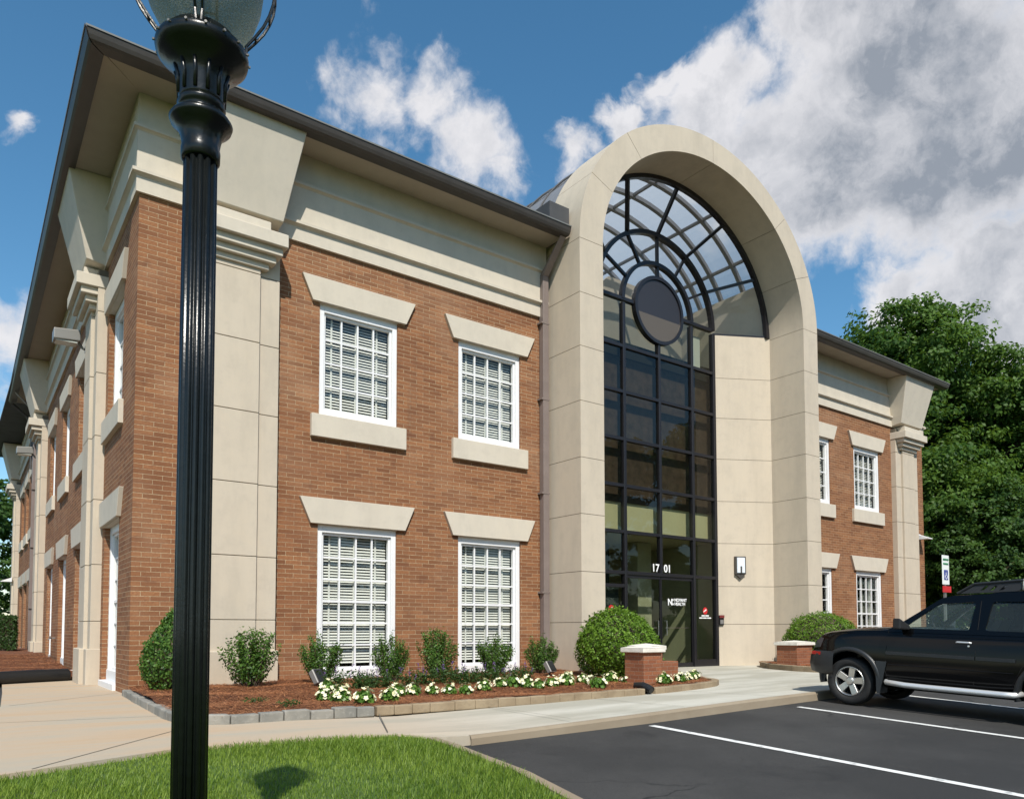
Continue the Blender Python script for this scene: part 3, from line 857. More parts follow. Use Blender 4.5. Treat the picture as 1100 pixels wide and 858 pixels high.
# frieze, eaves, gutter
FRZ = [(0, 8.39), (.06, 8.39), (.06, 8.655), (.10, 8.685), (.135, 8.70), (.135, 8.755), (.055, 8.765), (.055, 9.44), (.085, 9.465), (.115, 9.475), (.115, 9.525), (.04, 9.535), (.04, 10.10), (0, 10.10)]
def eave(fr, a, b, ma, mb_, frieze=True, end_a=None):
    m = MB(fr); m.sweep(FRZ, a, b, ma, mb_); m.build('frieze', 'stucco_trim', bld)
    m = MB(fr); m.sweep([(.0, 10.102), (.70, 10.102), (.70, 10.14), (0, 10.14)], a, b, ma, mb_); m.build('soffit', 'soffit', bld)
    m = MB(fr); m.sweep([(.66, 10.06), (.86, 10.055), (.90, 10.085), (.925, 10.14), (.945, 10.205), (.945, 10.23), (.66, 10.225)], a, b, ma, mb_); gt = m.build('gutter', 'gutter_brown', bld)
    m = MB(fr); m.sweep([(.935, 10.232), (.962, 10.225), (.966, 10.25), (.66, 10.262), (.66, 10.235)], a, b, ma, mb_); m.build('drip_edge', 'lip_grey', gt)
eave(FF, 0, 8.80, 1, 0); eave(FF, 18.47, BW, 0, .32); eave(FL, 0, 22.0, 1, 0)
m = MB(FL); m.sweep(FRZ, 22.002, 34, 0, 0); m.build('frieze', 'stucco_trim', bld)
m = MB(FR); m.sweep(FRZ, 0, 34, .9, 0); m.build('frieze', 'stucco_trim', bld)
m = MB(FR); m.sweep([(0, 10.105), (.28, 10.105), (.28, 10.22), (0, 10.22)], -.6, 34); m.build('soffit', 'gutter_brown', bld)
# low roof round the glass vault
m = MB(); m.box(-.64, 9.12, -.64, 34, 10.142, 10.22); m.box(18.15, 27.5, -.64, 34, 10.142, 10.22); m.box(9.12, 18.15, 8.5, 34, 10.142, 10.22)
m.add([(.5, .8, 10.22), (9.0, .8, 10.22), (9.0, 33, 10.22), (.5, 33, 10.22), (6, 6, 11.0), (8.5, 6, 11.0), (8.5, 28, 11.0), (6, 28, 11.0)], [(0, 1, 5, 4), (1, 2, 6, 5), (2, 3, 7, 6), (3, 0, 4, 7), (4, 5, 6, 7)])
m.build('roof', 'roof_dark', bld)
m = MB(); m.box(8.28, 8.86, -.80, .0, 10.26, 10.74); m.build('roof_flashing', 'roof_dark', bld)

# pilasters: two layers in panels, plinth, stepped capital, big battered bracket
PZ = [.0, 1.24, 2.36, 3.65, 4.93, 6.20, 7.45]
def pilaster(fr, c, t_plinth_top=.70):
    m = MB(fr); m.box(c - .785, c + .785, -.05, .17, -.3, 8.3); m.box(c - .404, c + .404, .1, .235, -.3, 8.0)
    p = m.build('pilaster', 'joint', bld)
    m = MB(fr); g = .006
    for a, b in zip([.69] + PZ[1:], PZ[1:] + [8.0]):
        m.box(c - .79, c - .42, -.05, .18, a + g, b - g); m.box(c + .42, c + .79, -.05, .18, a + g, b - g)
        m.box(c - .414, c + .414, .10, .25, a + g, b - g)
    m.build('shaft_panels', 'stucco', p, bevel=.006)
    m = MB(fr); m.box(c - .83, c + .83, -.05, .245, -.3, .70); m.box(c - .47, c + .47, .2, .325, -.3, .702); m.build('plinth', 'stucco', p, bevel=.012)
    m = MB(fr)
    for hw, t, z0, z1 in ((.55, .30, 7.55, 7.66), (.65, .385, 7.66, 7.79), (.74, .475, 7.79, 7.93)): m.box(c - hw, c + hw, -.02, t, z0, z1)
    m.box(c - .81, c + .81, -.02, .565, 7.93, 8.17); m.box(c - .54, c + .54, -.02, .41, 8.17, 8.39)
    m.build('capital', 'stucco_trim', p, bevel=.01)
    m = MB(fr)
    a = [(c - .77, -.02, 8.40), (c + .77, -.02, 8.40), (c + .77, .40, 8.47), (c - .77, .40, 8.47)]
    b = [(c - 1.05, -.02, 10.10), (c + 1.05, -.02, 10.10), (c + 1.05, .775, 10.09), (c - 1.05, .775, 10.09)]
    m.hexa(a, b); m.build('bracket', 'stucco_trim', p, bevel=.012)
for fr, c in ((FF, 1.56), (FF, 2 * XA - 1.56), (FL, 4.02), (FL, 16.85), (FL, 31.0)): pilaster(fr, c)

# rain pipes
def downspout(fr, u, top_t, zt, zb, bend=1):
    m = MB(fr); w = .085
    m.box(u - w, u + w, .02, .17, zb, 9.35)
    m.hexa([(u - w, .02, 9.352), (u + w, .02, 9.352), (u + w, .17, 9.352), (u - w, .17, 9.352)], [(u - w, top_t - .12, zt - .10), (u + w, top_t - .12, zt - .10), (u + w, top_t, zt), (u - w, top_t, zt)])
    d = m.build('downspout', 'downspout', bld, bevel=.012, seg=2)
    m = MB(fr)
    for z in (1.9, 4.2, 6.4, 8.2): m.box(u - w - .05, u + w + .012, .005, .178, z, z + .04)
    m.build('pipe_strap', 'downspout', d)
downspout(FF, 8.68, .80, 10.04, .0); downspout(FL, 20.2, .80, 10.04, .3)
m = MB(FL); m.tube([(21.95, .80, 10.0), (21.95, .3, 9.6), (21.95, .10, 9.2), (21.95, .10, 7.5)], .06, 8); m.build('downspout', 'gutter_brown', bld)

# ---- entrance arch: surround of stucco blocks with joints, splayed side panels
A_O, B_O, A_I, B_I, Z_E = 4.77, 4.13, 4.05, 3.50, 9.93
arch = None
def ring_block(m, th0, th1, y0, y1, inset=0.0, n=14):
    """part of the elliptical ring between two angles"""
    L = []
    for k in range(n + 1):
        th = th0 + (th1 - th0) * k / n; c, s = math.cos(th), math.sin(th)
        L.append(((XA + (A_O - inset) * c, Z_E + (B_O - inset) * s), (XA + (A_I + inset) * c, Z_E + (B_I + inset) * s)))
    vs = []
    for o, i in L:
        vs += [(o[0], y0, o[1]), (o[0], y1, o[1]), (i[0], y1, i[1]), (i[0], y0, i[1])]
    fs = [(0, 1, 2, 3), tuple(4 * n + q for q in (3, 2, 1, 0))]
    for k in range(n):
        b = 4 * k
        for q in range(4): fs.append((b + q, b + (q + 1) % 4, b + 4 + (q + 1) % 4, b + 4 + q))
    m.add(vs, fs)
Y0A, Y1A = -1.15, 0.06
TZ = [-.3, 1.23, 2.36, 3.65, 4.92, 6.20, 7.45, 8.68, 9.93]
m = MB(); ins = .012
for sx in (-1, 1):
    m.box(*sorted((XA + sx * (A_I + ins), XA + sx * (A_O - ins))), Y0A + ins, Y1A - .002, -.3, Z_E)
ring_block(m, 0, math.pi, Y0A + ins, Y1A - .002, ins, 48)
arch = m.build('entrance_arch', 'joint', bld)
m = MB(); g = .006
for sx in (-1, 1):
    for a, b in zip(TZ[:-1], TZ[1:]):
        m.box(*sorted((XA + sx * A_I, XA + sx * A_O)), Y0A, Y1A, a + g, b - g)
for a, b in ((0, 23.5), (23.5, 47.5), (47.5, 90), (90, 132.5), (132.5, 156.5), (156.5, 180)):
    ring_block(m, R(a) + .0014, R(b) - .0014, Y0A, Y1A, 0, 16)
m.build('arch_blocks', 'stucco', arch)
# splayed panels: from the reveal back to the glass
YG = .87; CH = 2.45; Z_S = 10.0
for sx in (-1, 1):
    def FP(u, t, z, sx=sx):           # u from the reveal (0) to the glass (1), t back into the wall
        x = XA + sx * (A_I - u * (A_I - CH)); y = .0 + u * YG
        return (x + sx * t * .45, y + t * .9, z)
    m = MB(FP); m.add([(0, .012, -.3), (1, .012, -.3), (1, .012, Z_S), (0, .012, Z_S)], [(0, 1, 2, 3)]); core = m.build('splayed_wall', 'joint', arch)
    m = MB(FP)
    for a, b in zip(TZ[:-1], TZ[1:-1] + [Z_S]): m.box(.0, 1.0, .0, .16, a + g, b - g)
    q = m.build('splayed_wall_panels', 'stucco', arch)
    m = MB(); m.add([(XA + sx * (A_I + .0), .0, Z_S + .004), (XA + sx * CH, YG, Z_S + .004), (XA + sx * (A_I + .5), 1.0, Z_S + .004), (XA + sx * (A_I + .0), .0, Z_S + .05), (XA + sx * CH, YG, Z_S + .05), (XA + sx * (A_I + .5), 1.0, Z_S + .05)], [(0, 1, 2), (3, 4, 5), (0, 1, 4, 3), (1, 2, 5, 4), (2, 0, 3, 5)])
    m.build('panel_coping', 'black_frame', arch)

# ---- curtain wall of bronze black bars
TR = [2.60, 3.70, 4.95, 6.22, 7.52, 8.78]
m = MB(); d0, d1 = YG - .07, YG + .09
for x in (-CH + .05, CH - .05): m.box(XA + x - .055, XA + x + .055, d0, d1, 0, 10.0)
for x in (-1.40, 1.40): m.box(XA + x - .05, XA + x + .05, d0 + .003, d1 - .003, 0, 10.0)
m.box(XA - .045, XA + .045, d0 + .006, d1 - .006, 2.60, 9.2)
for z in TR: m.box(XA - CH + .1, XA + CH - .1, d0 + .012, d1 - .012, z - .045, z + .045)
m.box(XA - CH + .1, XA - .95, d0 + .012, d1 - .012, 10.05, 10.15); m.box(XA + .95, XA + CH - .1, d0 + .012, d1 - .012, 10.05, 10.15)
m.box(XA - CH + .1, XA - 1.45, d0 + .012, d1 - .012, 0, .20); m.box(XA + 1.45, XA + CH - .1, d0 + .012, d1 - .012, 0, .20)
m.box(XA - CH + .1, XA - 1.45, d0 + .015, d1 - .015, 2.20, 2.29)
cw = m.build('curtain_wall', 'black_frame', bld, bevel=.006)
# arcs and spokes of the fan; the outer ring of glass leans forward to meet the arch
ZC = 10.1
def arc_pts(a, b, y, n=40, t0=0, t1=math.pi, zc=ZC): return [(XA + a * math.cos(t0 + (t1 - t0) * k / n), y, zc + b * math.sin(t0 + (t1 - t0) * k / n)) for k in range(n + 1)]
def arc_bar(m, a, b, y, w, dpt, zc=ZC, n=44):
    P = []
    for k in range(n + 1):
        th = math.pi * k / n; c, s = math.cos(th), math.sin(th)
        P.append([(XA + (a + e) * c, yy, zc + (b + e) * s) for e, yy in ((-w / 2, y - dpt / 2), (w / 2, y - dpt / 2), (w / 2, y + dpt / 2), (-w / 2, y + dpt / 2))])
    vs = [p for q in P for p in q]; fs = [(0, 1, 2, 3), tuple(4 * n + q for q in (3, 2, 1, 0))]
    for k in range(n):
        for q in range(4): fs.append((4 * k + q, 4 * k + (q + 1) % 4, 4 * k + 4 + (q + 1) % 4, 4 * k + 4 + q))
    m.add(vs, fs)
AF, BF = A_I - .075, B_I - .075
m = MB(); arc_bar(m, AF, BF, .06, .15, .13, Z_S - .03); arc_bar(m, CH - .06, 2.20, YG, .12, .15); arc_bar(m, 1.42, 1.34, YG, .11, .14)
def bar(m, p, q, w):
    p, q = Vector(p), Vector(q); d = (q - p).normalized(); s = d.cross(Vector((0, -1, 0))).normalized() * w / 2; n = s.cross(d).normalized() * w * .6
    m.hexa([p - s - n, p + s - n, p + s + n, p - s + n], [q - s - n, q + s - n, q + s + n, q - s + n])
for k in (30, 60, 90, 120, 150):
    c, s = math.cos(R(k)), math.sin(R(k))
    bar(m, (XA + (CH - .06) * c, YG, ZC + 2.2 * s), (XA + AF * c, .06, Z_S - .03 + BF * s), .085)
    bar(m, (XA + 1.42 * c, YG, ZC + 1.34 * s), (XA + (CH - .06) * c, YG, ZC + 2.2 * s), .07)
bar(m, (XA, YG, ZC + .9), (XA, YG, ZC + 1.34), .075)
m.build('fan_bars', 'black_frame', cw)
m = MB()
n = 40; P0 = arc_pts(CH - .06, 2.2, YG); P1 = arc_pts(AF, BF, .06, zc=Z_S - .03)
vs = [v for a, b in zip(P0, P1) for v in (a, b)]; m.add(vs, [(2 * k, 2 * k + 1, 2 * k + 3, 2 * k + 2) for k in range(n)])
P2 = arc_pts(.95, .92, YG); vs = [v for a, b in zip(P2, P0) for v in (a, b)]; m.add(vs, [(2 * k, 2 * k + 1, 2 * k + 3, 2 * k + 2) for k in range(n)])
m.build('fan_glass', 'fan_glass', cw)
# panes of the grid
m = MB(); xs = [-CH + .1, -1.45, -1.35, -.045, .045, 1.35, 1.45, CH - .1]
zz = [2.645, 3.655, 3.745, 4.905, 4.995, 6.175, 6.265, 7.475, 7.565, 8.735, 8.825, 10.05]
for i in range(0, 8, 2):
    for j in range(0, 12, 2):
        a, b, c, d = XA + xs[i], XA + xs[i + 1], zz[j], zz[j + 1]
        e = [random.uniform(-.004, .004) for _ in range(2)]
        m.add([(a, YG + e[0], c), (b, YG + e[1], c), (b, YG + e[1] * .5, d), (a, YG + e[0] * .5, d)], [(0, 1, 2, 3)])
for i in (0, 6):
    m.add([(XA + xs[i], YG, .2), (XA + xs[i + 1], YG, .2), (XA + xs[i + 1], YG, 2.555), (XA + xs[i], YG, 2.555)], [(0, 1, 2, 3)])
m.build('window_pane', 'lobby_glass', cw)
# round medallion
m = MB(lambda u, t, z: (XA + u, YG - t, ZC + z)); n = 48
ringv = []
for r in (.90, 1.0):
    for t in (-.05, .10): ringv += [(r * math.cos(2 * math.pi * k / n), t, r * .97 * math.sin(2 * math.pi * k / n)) for k in range(n)]
fs = []
for k in range(n):
    j = (k + 1) % n; fs += [(k, j, n + j, n + k), (2 * n + k, 3 * n + k, 3 * n + j, 2 * n + j), (n + k, n + j, 3 * n + j, 3 * n + k), (k, 2 * n + k, 2 * n + j, j)]
m.add(ringv, fs); md = m.build('medallion', 'black_frame', cw)
m = MB(lambda u, t, z: (XA + u, YG - t, ZC + z)); m.add([(.91 * math.cos(2 * math.pi * k / n), .06, .885 * math.sin(2 * math.pi * k / n)) for k in range(n)], [tuple(range(n))]); m.build('medallion_face', 'disc_dark', cw)
m = MB(lambda u, t, z: (XA + u, YG - t, ZC + z)); zc = -.20; th0 = math.asin(zc / .875)
pts = [(.90 * math.cos(math.pi - th0 + (math.pi + 2 * th0) * k / 24), .066, .875 * math.sin(math.pi - th0 + (math.pi + 2 * th0) * k / 24)) for k in range(25)]
m.add(pts, [tuple(range(25))]); m.build('medallion_band', 'disc_taupe', cw)
# double glass door
for sx in (-1, 1):
    m = MB(); a, b = sorted((XA + sx * .012, XA + sx * 1.345))
    m.box(a, b, YG - .02, YG + .03, .02, .13); m.box(a, b, YG - .02, YG + .03, 2.47, 2.55)
    m.box(a, a + .03, YG - .018, YG + .028, .13, 2.47); m.box(b - .03, b, YG - .018, YG + .028, .13, 2.47)
    d = m.build('glass_door', 'black_frame', bld)
    m = MB(); m.add([(a + .03, YG, .13), (b - .03, YG, .13), (b - .03, YG, 2.47), (a + .03, YG, 2.47)], [(0, 1, 2, 3)]); m.build('window_pane', 'lobby_glass', d)
    m = MB(); x = XA + sx * .17; m.tube([(x, YG - .005, .92), (x, YG - .075, .92), (x, YG - .075, 1.32), (x, YG - .005, 1.32)], .014, 8); m.tube([(x, YG - .008, 1.12), (x + sx * 1.0, YG - .008, 1.12)], .008, 6); m.build('handle', 'steel', d)

# lobby, upper hall and the glass vault
m = MB(); m.box(XA - 3.2, XA + 3.2, YG + .1, 7.0, -.08, -.01); m.build('lobby_floor', 'lobby_floor', bld)
m = MB(); m.box(XA - 3.2, XA + 3.2, 5.6, 5.7, -.02, 3.74); m.box(XA - 3.3, XA - 3.2, YG + .2, 5.7, -.02, 3.74); m.box(XA + 3.2, XA + 3.3, YG + .2, 5.7, -.02, 3.74); m.box(XA + .9, XA + 1.5, 2.6, 3.2, -.02, 3.74); m.build('lobby_wall', 'lobby_wall', bld)
m = MB(); m.box(XA - .9, XA + .35, 3.4, 3.5, 0, 2.3); m.box(XA - 2.4, XA - 1.45, 1.05, 1.08, 0.2, 2.25); m.build('inner_door', 'dark_door', bld)
m = MB(); m.box(XA + .35, XA + .47, 3.4, 3.52, 0, 3.74); m.box(XA + .62, XA + .82, 3.3, 3.42, 1.25, 1.7); m.build('inner_frame', 'dark_door', bld)
m = MB(); m.box(XA - 3.3, XA + 3.3, YG + .30, 5.8, 3.76, 4.56); m.build('floor_bulkhead', 'cream_board', bld)
m = MB()
m.box(XA - 2.6, XA + 2.6, YG + .27, YG + .30, 4.56, 8.62); m.build('spandrel_panel', 'spandrel', bld)
m = MB(); m.box(XA - 2.6, XA + 2.6, YG + .25, YG + .27, 8.60, 9.05); m.build('upper_rail', 'room_dark', bld)
for sx in (-1, 1):
    m = MB(); m.box(*sorted((XA + sx * 3.98, XA + sx * 4.10)), .15, 8.2, 8.6, 11.75); m.build('hall_wall', 'stucco_trim', bld)
m = MB(); m.box(XA - 4.1, XA + 4.1, 8.2, 8.32, 4.6, 11.4); m.build('hall_wall', 'stucco_trim', bld)
m = MB(); m.prism_uz([(XA - 3.97, 8.6), (XA + 3.97, 8.6), (XA + 3.97, 11.4), (XA + 2.9, 12.25), (XA + .55, 12.25), (XA - .2, 11.55), (XA - 3.97, 11.55)], -3.55, -3.40)
m.v = [(x, -y, z) for x, y, z in m.v]; m.build('hall_wall', 'stucco_trim', bld)
m = MB(); m.box(XA - 4.2, XA + 4.2, YG + .33, 8.3, 8.5, 8.58); m.build('hall_floor', 'lobby_wall', bld)
m = MB(); m.box(XA + 1.72, XA + 2.02, YG + .16, YG + .2, 8.9, 9.85); m.build('hanging_blind', 'white_paint', bld)
VA, VB = 4.70, 4.06
m = MB()
for y in (.12, .95, 1.80, 2.65, 3.5, 5.0, 6.6, 8.25):
    arc_bar(m, VA - .08, VB - .08, y, .12, .12, Z_E, 40)
for th in (0.6, 18, 40, 63, 90, 117, 140, 162, 179.4):
    c, s = math.cos(R(th)), math.sin(R(th)); p = Vector((XA + (VA - .07) * c, 0, Z_E + (VB - .07) * s))
    m.tube([(p.x, .08, p.z), (p.x, 8.3, p.z)], .06, 6)
sk = m.build('skylight_vault', 'vault_metal', bld)
m = MB(); P = arc_pts(VA + .02, VB + .02, .065, 12, R(146), R(180), Z_E); Q = arc_pts(VA + .02, VB + .02, 8.31, 12, R(146), R(180), Z_E)
m.add([v for a, b in zip(P, Q) for v in (a, b)], [(2 * k, 2 * k + 1, 2 * k + 3, 2 * k + 2) for k in range(12)]); m.build('roof_sheet', 'vault_metal', sk)
m = MB(); P = arc_pts(VA + .01, VB + .01, .07, 48, zc=Z_E); Q = arc_pts(VA + .01, VB + .01, 8.3, 48, zc=Z_E)
m.add([v for a, b in zip(P, Q) for v in (a, b)], [(2 * k, 2 * k + 1, 2 * k + 3, 2 * k + 2) for k in range(48)])
m.add(Q + [(XA, 8.3, Z_E)], [tuple(range(len(Q)))] )
m.build('skylight_glass', 'skylight_glass', sk)
m = MB()
for y in (.9, 1.75, 2.6, 3.4, 4.2, 5.05, 5.9, 6.7, 7.5):
    for th0, th1 in ((150, 180),):
        pts = [(XA + (VA + .03) * math.cos(R(t)), y, Z_E + (VB + .03) * math.sin(R(t))) for t in np.linspace(100, 180, 18)]
        m.tube(pts, .03, 6)
m.build('standing_seams', 'roof_dark', sk)

# lettering
def text_mesh(name, s, size, loc, mat, parent, align='LEFT', rot=(R(90), 0, 0), sx=1.0, ext=.004):
    cu = bpy.data.curves.new(name, 'FONT'); cu.body = s; cu.size = size; cu.align_x = align; cu.extrude = ext; cu.offset = size * .018
    o = bpy.data.objects.new(name, cu); COL.objects.link(o)
    dg = bpy.context.evaluated_depsgraph_get()
    me = bpy.data.meshes.new_from_object(o.evaluated_get(dg)); bpy.data.objects.remove(o)
    M = Matrix.Translation(loc) @ Matrix.Rotation(rot[2], 4, 'Z') @ Matrix.Rotation(rot[0], 4, 'X') @ Matrix.Diagonal((sx, 1, 1, 1)); me.transform(M)
    return link(name, me, mat, parent)
text_mesh('house_number', '17', .30, (XA - .10, YG - .055, 2.68), 'white_letter', bld, 'RIGHT')
text_mesh('house_number', '01', .30, (XA + .09, YG - .055, 2.68), 'white_letter', bld, 'LEFT')
lg = text_mesh('door_lettering', 'N', .26, (XA + .26, YG - .03, 1.76), 'white_letter', bld)
text_mesh('door_lettering', 'NOVANT', .125, (XA + .54, YG - .03, 1.865), 'white_letter', bld, sx=.98)
text_mesh('door_lettering', 'HEALTH', .125, (XA + .54, YG - .03, 1.755), 'white_letter', bld, sx=.98)
m = MB(); m.box(XA + .46, XA + .50, YG - .034, YG - .03, 1.885, 1.935); m.box(XA + .46, XA + .50, YG - .034, YG - .03, 1.765, 1.815); m.build('door_lettering', 'white_letter', bld)
for cx in (-1.92, 1.90):
    FS = lambda u, t, z, cx=cx: (XA + cx + u, YG - .012 - t, 1.62 + z)
    m = MB(FS); n = 28
    m.add([(.105 * math.cos(2 * math.pi * k / n), 0, .105 * math.sin(2 * math.pi * k / n)) for k in range(n)], [tuple(range(n))]); m.build('window_emblem', 'red_letter', bld)
    m = MB(FS); m.prism_uz([(-.085, -.05), (-.02, -.01), (.05, .01), (.03, .06), (.005, .03), (-.03, .012), (-.07, -.01)], .002, .006); m.build('window_emblem_swoosh', 'white_letter', bld)
    m = MB(FS)
    for x0, x1, z0, z1 in ((-.17, -.02, -.16, -.125), (.0, .16, -.16, -.125), (-.27, -.12, -.225, -.19), (-.10, .06, -.225, -.19), (.08, .26, -.225, -.19)): m.box(x0, x1, .002, .004, z0, z1)
    m.build('window_emblem_lines', 'white_letter', bld)

# ------------------------------------------------------------------ wall fittings
def wall_pack(fr, s, t0, z, label):
    o = empty('flood_light'); tag(o, label, 'flood light', 'flood lights on the left wall')
    m = MB(fr); m.hexa([(s - .17, t0 + .12, z - .02), (s + .17, t0 + .12, z - .02), (s + .17, t0 + .12, z + .22), (s - .17, t0 + .12, z + .22)], [(s - .19, t0 + .62, z - .06), (s + .19, t0 + .62, z - .06), (s + .19, t0 + .62, z + .17), (s - .19, t0 + .62, z + .17)])
    m.build('housing', 'lip_grey', o, bevel=.02, seg=2)
    m = MB(fr); m.box(s - .15, s + .15, t0 + .18, t0 + .58, z - .075, z - .05); m.build('lens', 'lens_glass', o)
    m = MB(fr); m.tube([(s, t0 - .02, z - .14), (s, t0 + .06, z - .12), (s, t0 + .16, z + .02)], .028, 8); m.box(s - .06, s + .06, t0 - .02, t0 + .02, z - .2, z - .06); m.build('arm', 'grey_metal', o)
wall_pack(FL, 4.75, .20, 7.24, 'grey flood light under the stepped capital nearest the corner')
wall_pack(FL, 17.5, .20, 7.24, 'grey flood light on the second pilaster of the left wall')
def wedge_light(fr, s, t, z, label):
    m = MB(fr); m.prism_uz([(s - .17, z), (s + .17, z), (s + .17, z + .22), (s - .17, z + .22)], t, t + .02)
    m.add([(s - .17, t + .02, z + .2), (s + .17, t + .02, z + .2), (s + .17, t + .45, z + .03), (s - .17, t + .45, z + .03), (s - .17, t + .02, z), (s + .17, t + .02, z), (s + .17, t + .45, z), (s - .17, t + .45, z)], [(0, 1, 2, 3), (4, 7, 6, 5), (2, 6, 7, 3), (0, 3, 7, 4), (1, 5, 6, 2)])
    o = m.build('wall_light', 'white_paint', None); tag(o, label, 'wall light')
wedge_light(FF, 26.80, 0.0, 4.42, 'white wedge wall light on the brick strip at the right end of the front')
wedge_light(FL, 30.6, .25, 3.45, 'white wedge wall light low on the farthest pilaster')
# sconce and intercom on the splayed wall right of the doors
ang_p = math.atan2(YG, -(A_I - CH))
def on_splay(u, name):
    x = XA + A_I - u * (A_I - CH); y = u * YG
    return empty(name, (x, y, 0), math.atan2(-YG, (A_I - CH)))
sc_ = on_splay(.60, 'wall_sconce'); tag(sc_, 'frosted glass sconce in a dark metal frame on the stucco wall', 'wall lamp')
m = MB(); m.box(-.17, .17, -.10, -.002, 2.72, 3.26); m.prism_uz([(-.15, 2.72), (0, 2.58), (.15, 2.72)], -.09, -.004); m.build('bracket', 'sconce_metal', sc_, bevel=.008)
m = MB(); m.box(-.125, .125, -.135, -.101, 2.76, 3.22); m.build('lamp_shade', 'sconce_glass', sc_, bevel=.01)
m = MB(); m.box(-.025, .025, -.145, -.136, 2.76, 2.96); m.build('bar', 'sconce_metal', sc_)
ic = on_splay(.93, 'intercom'); tag(ic, 'small dark red intercom box beside the entrance', 'intercom')
m = MB(); m.box(-.07, .07, -.06, -.002, 1.20, 1.50); m.build('housing', 'hole_black', ic, bevel=.01)
m = MB(); m.box(-.075, .075, -.075, -.061, 1.42, 1.50); m.build('hood', 'intercom_red', ic); m = MB(); m.box(-.05, .05, -.068, -.061, 1.24, 1.36); m.build('keypad', 'grey_metal', ic)
m = MB(FL); m.tube([(11.9, 0, .85), (11.9, .14, .85), (11.9, .17, .80)], .018, 8); m.tube([(11.84, .13, .88), (11.96, .13, .88)], .03, 6); tag(m.build('hose_tap', 'grey_metal'), 'small hose tap low on the left brick wall', 'tap')

# ------------------------------------------------------------------ brick piers beside the walk
def pier(loc, w, d, h, label, wing=None, rz=0.0):
    o = empty('brick_pier', loc, rz); tag(o, label, 'brick pier')
    m = MB(); m.box(-w / 2, w / 2, -d / 2, d / 2, -.1, h - .10); m.build('brick_shaft', 'pier_brick', o)
    m = MB(); e = .06; m.box(-w / 2 - e, w / 2 + e, -d / 2 - e, d / 2 + e, h - .10, h - .015)
    m.add([(-w / 2 - e, -d / 2 - e, h - .015), (w / 2 + e, -d / 2 - e, h - .015), (w / 2 + e, d / 2 + e, h - .015), (-w / 2 - e, d / 2 + e, h - .015), (0, 0, h + .03)], [(0, 1, 4), (1, 2, 4), (2, 3, 4), (3, 0, 4)])
    m.build('stone_cap', 'stone_cap', o, bevel=.012)
    if wing:
        x0, x1, y0, y1, zh = wing
        m = MB(); m.box(x0, x1, y0, y1, -.1, zh); m.build('wing_wall', 'pier_brick', o, bevel=.006)
    return o
pier((7.74, -4.05, .05), .46, .46, .70, 'red brick pier with pale stone cap in front of the big round bush', (.231, .80, -.13, .11, .43))
pier((8.40, -3.50, .05), .44, .44, .72, 'second brick pier with stone cap just behind the front pier')
pier((15.70, -1.95, .05), .70, .60, .70, 'red brick pier with stone cap right of the entrance near the parked car')

# ------------------------------------------------------------------ bushes and flowers
def bush_thing(name, loc, label, cat, group=None, rz=0, sc_=1.0):
    o = empty(name, loc, rz); o.scale = (sc_,) * 3; tag(o, label, cat, group); return o

def spread_bush(n_br, h, w, leaves, L, W, seed):
    """upright branching evergreen: leaf sprays along many shoots"""
    global rng
    rng = np.random.default_rng(seed)
    Q = []; m = MB()
    for b in range(n_br):
        az = rng.uniform(0, 2 * np.pi); out = w * np.sqrt(rng.random()) ; hh = h * (1 - .35 * (out / w) ** 2) * rng.uniform(.72, 1.08)
        p0 = np.array([np.cos(az) * out * .12, np.sin(az) * out * .12, -.03]); p1 = np.array([np.cos(az) * out * .75, np.sin(az) * out * .75, hh * .55]); p2 = np.array([np.cos(az) * out, np.sin(az) * out, hh])
        ts = rng.uniform(.22, 1, leaves // n_br)[:, None]
        P = (1 - ts) ** 2 * p0 + 2 * ts * (1 - ts) * p1 + ts ** 2 * p2 + rng.normal(0, .028, (len(ts), 3))
        N = unit(P - np.array([0, 0, h * .35])) + np.array([0, 0, .4])
        Q.append(leaf_quads(P, unit(N), L, W, .7))
        if b % 2 == 0: m.tube([p0, p1 * .6 + p0 * .4, p1, p2 * .8 + p1 * .2], [.010, .008, .006, .003], 5)
    return quads_mesh('foliage', np.concatenate(Q)), m
variants = [spread_bush(44, .98, .47, 4400, .058, .025, 101 + i) for i in range(3)]
SHR = [(1.63, 1.02, 0, 1.1), (2.80, .93, 1, .86), (4.16, .92, 2, .84), (5.17, 1.03, 0, .92), (6.53, .89, 1, .90), (7.72, .86, 2, .88)]
SLAB = ['spiky green shrub in front of the cream pilaster', 'green shrub at the left edge of the near ground window', 'green shrub at the right edge of the near ground window', 'tallest green shrub on the brick between the two ground windows', 'open green shrub in front of the second ground window', 'low green shrub beside the rain pipe']
stem_me = [v[1].mesh('stems') for v in variants]
for me in stem_me: me.materials.append(MATS['bark'])
for v in variants: v[0].materials.append(MATS['shrub_leaf'])
for (x, s, k, wsc), lb in zip(SHR, SLAB):
    o = bush_thing('shrub', (x, -1.12, .10), lb, 'shrub', 'shrubs in the bed under the windows', random.uniform(0, 6)); o.scale = (wsc, wsc, s)
    a = bpy.data.objects.new('foliage', variants[k][0]); COL.objects.link(a); a.parent = o
    b = bpy.data.objects.new('stems', stem_me[k]); COL.objects.link(b); b.parent = o
rng = np.random.default_rng(23)

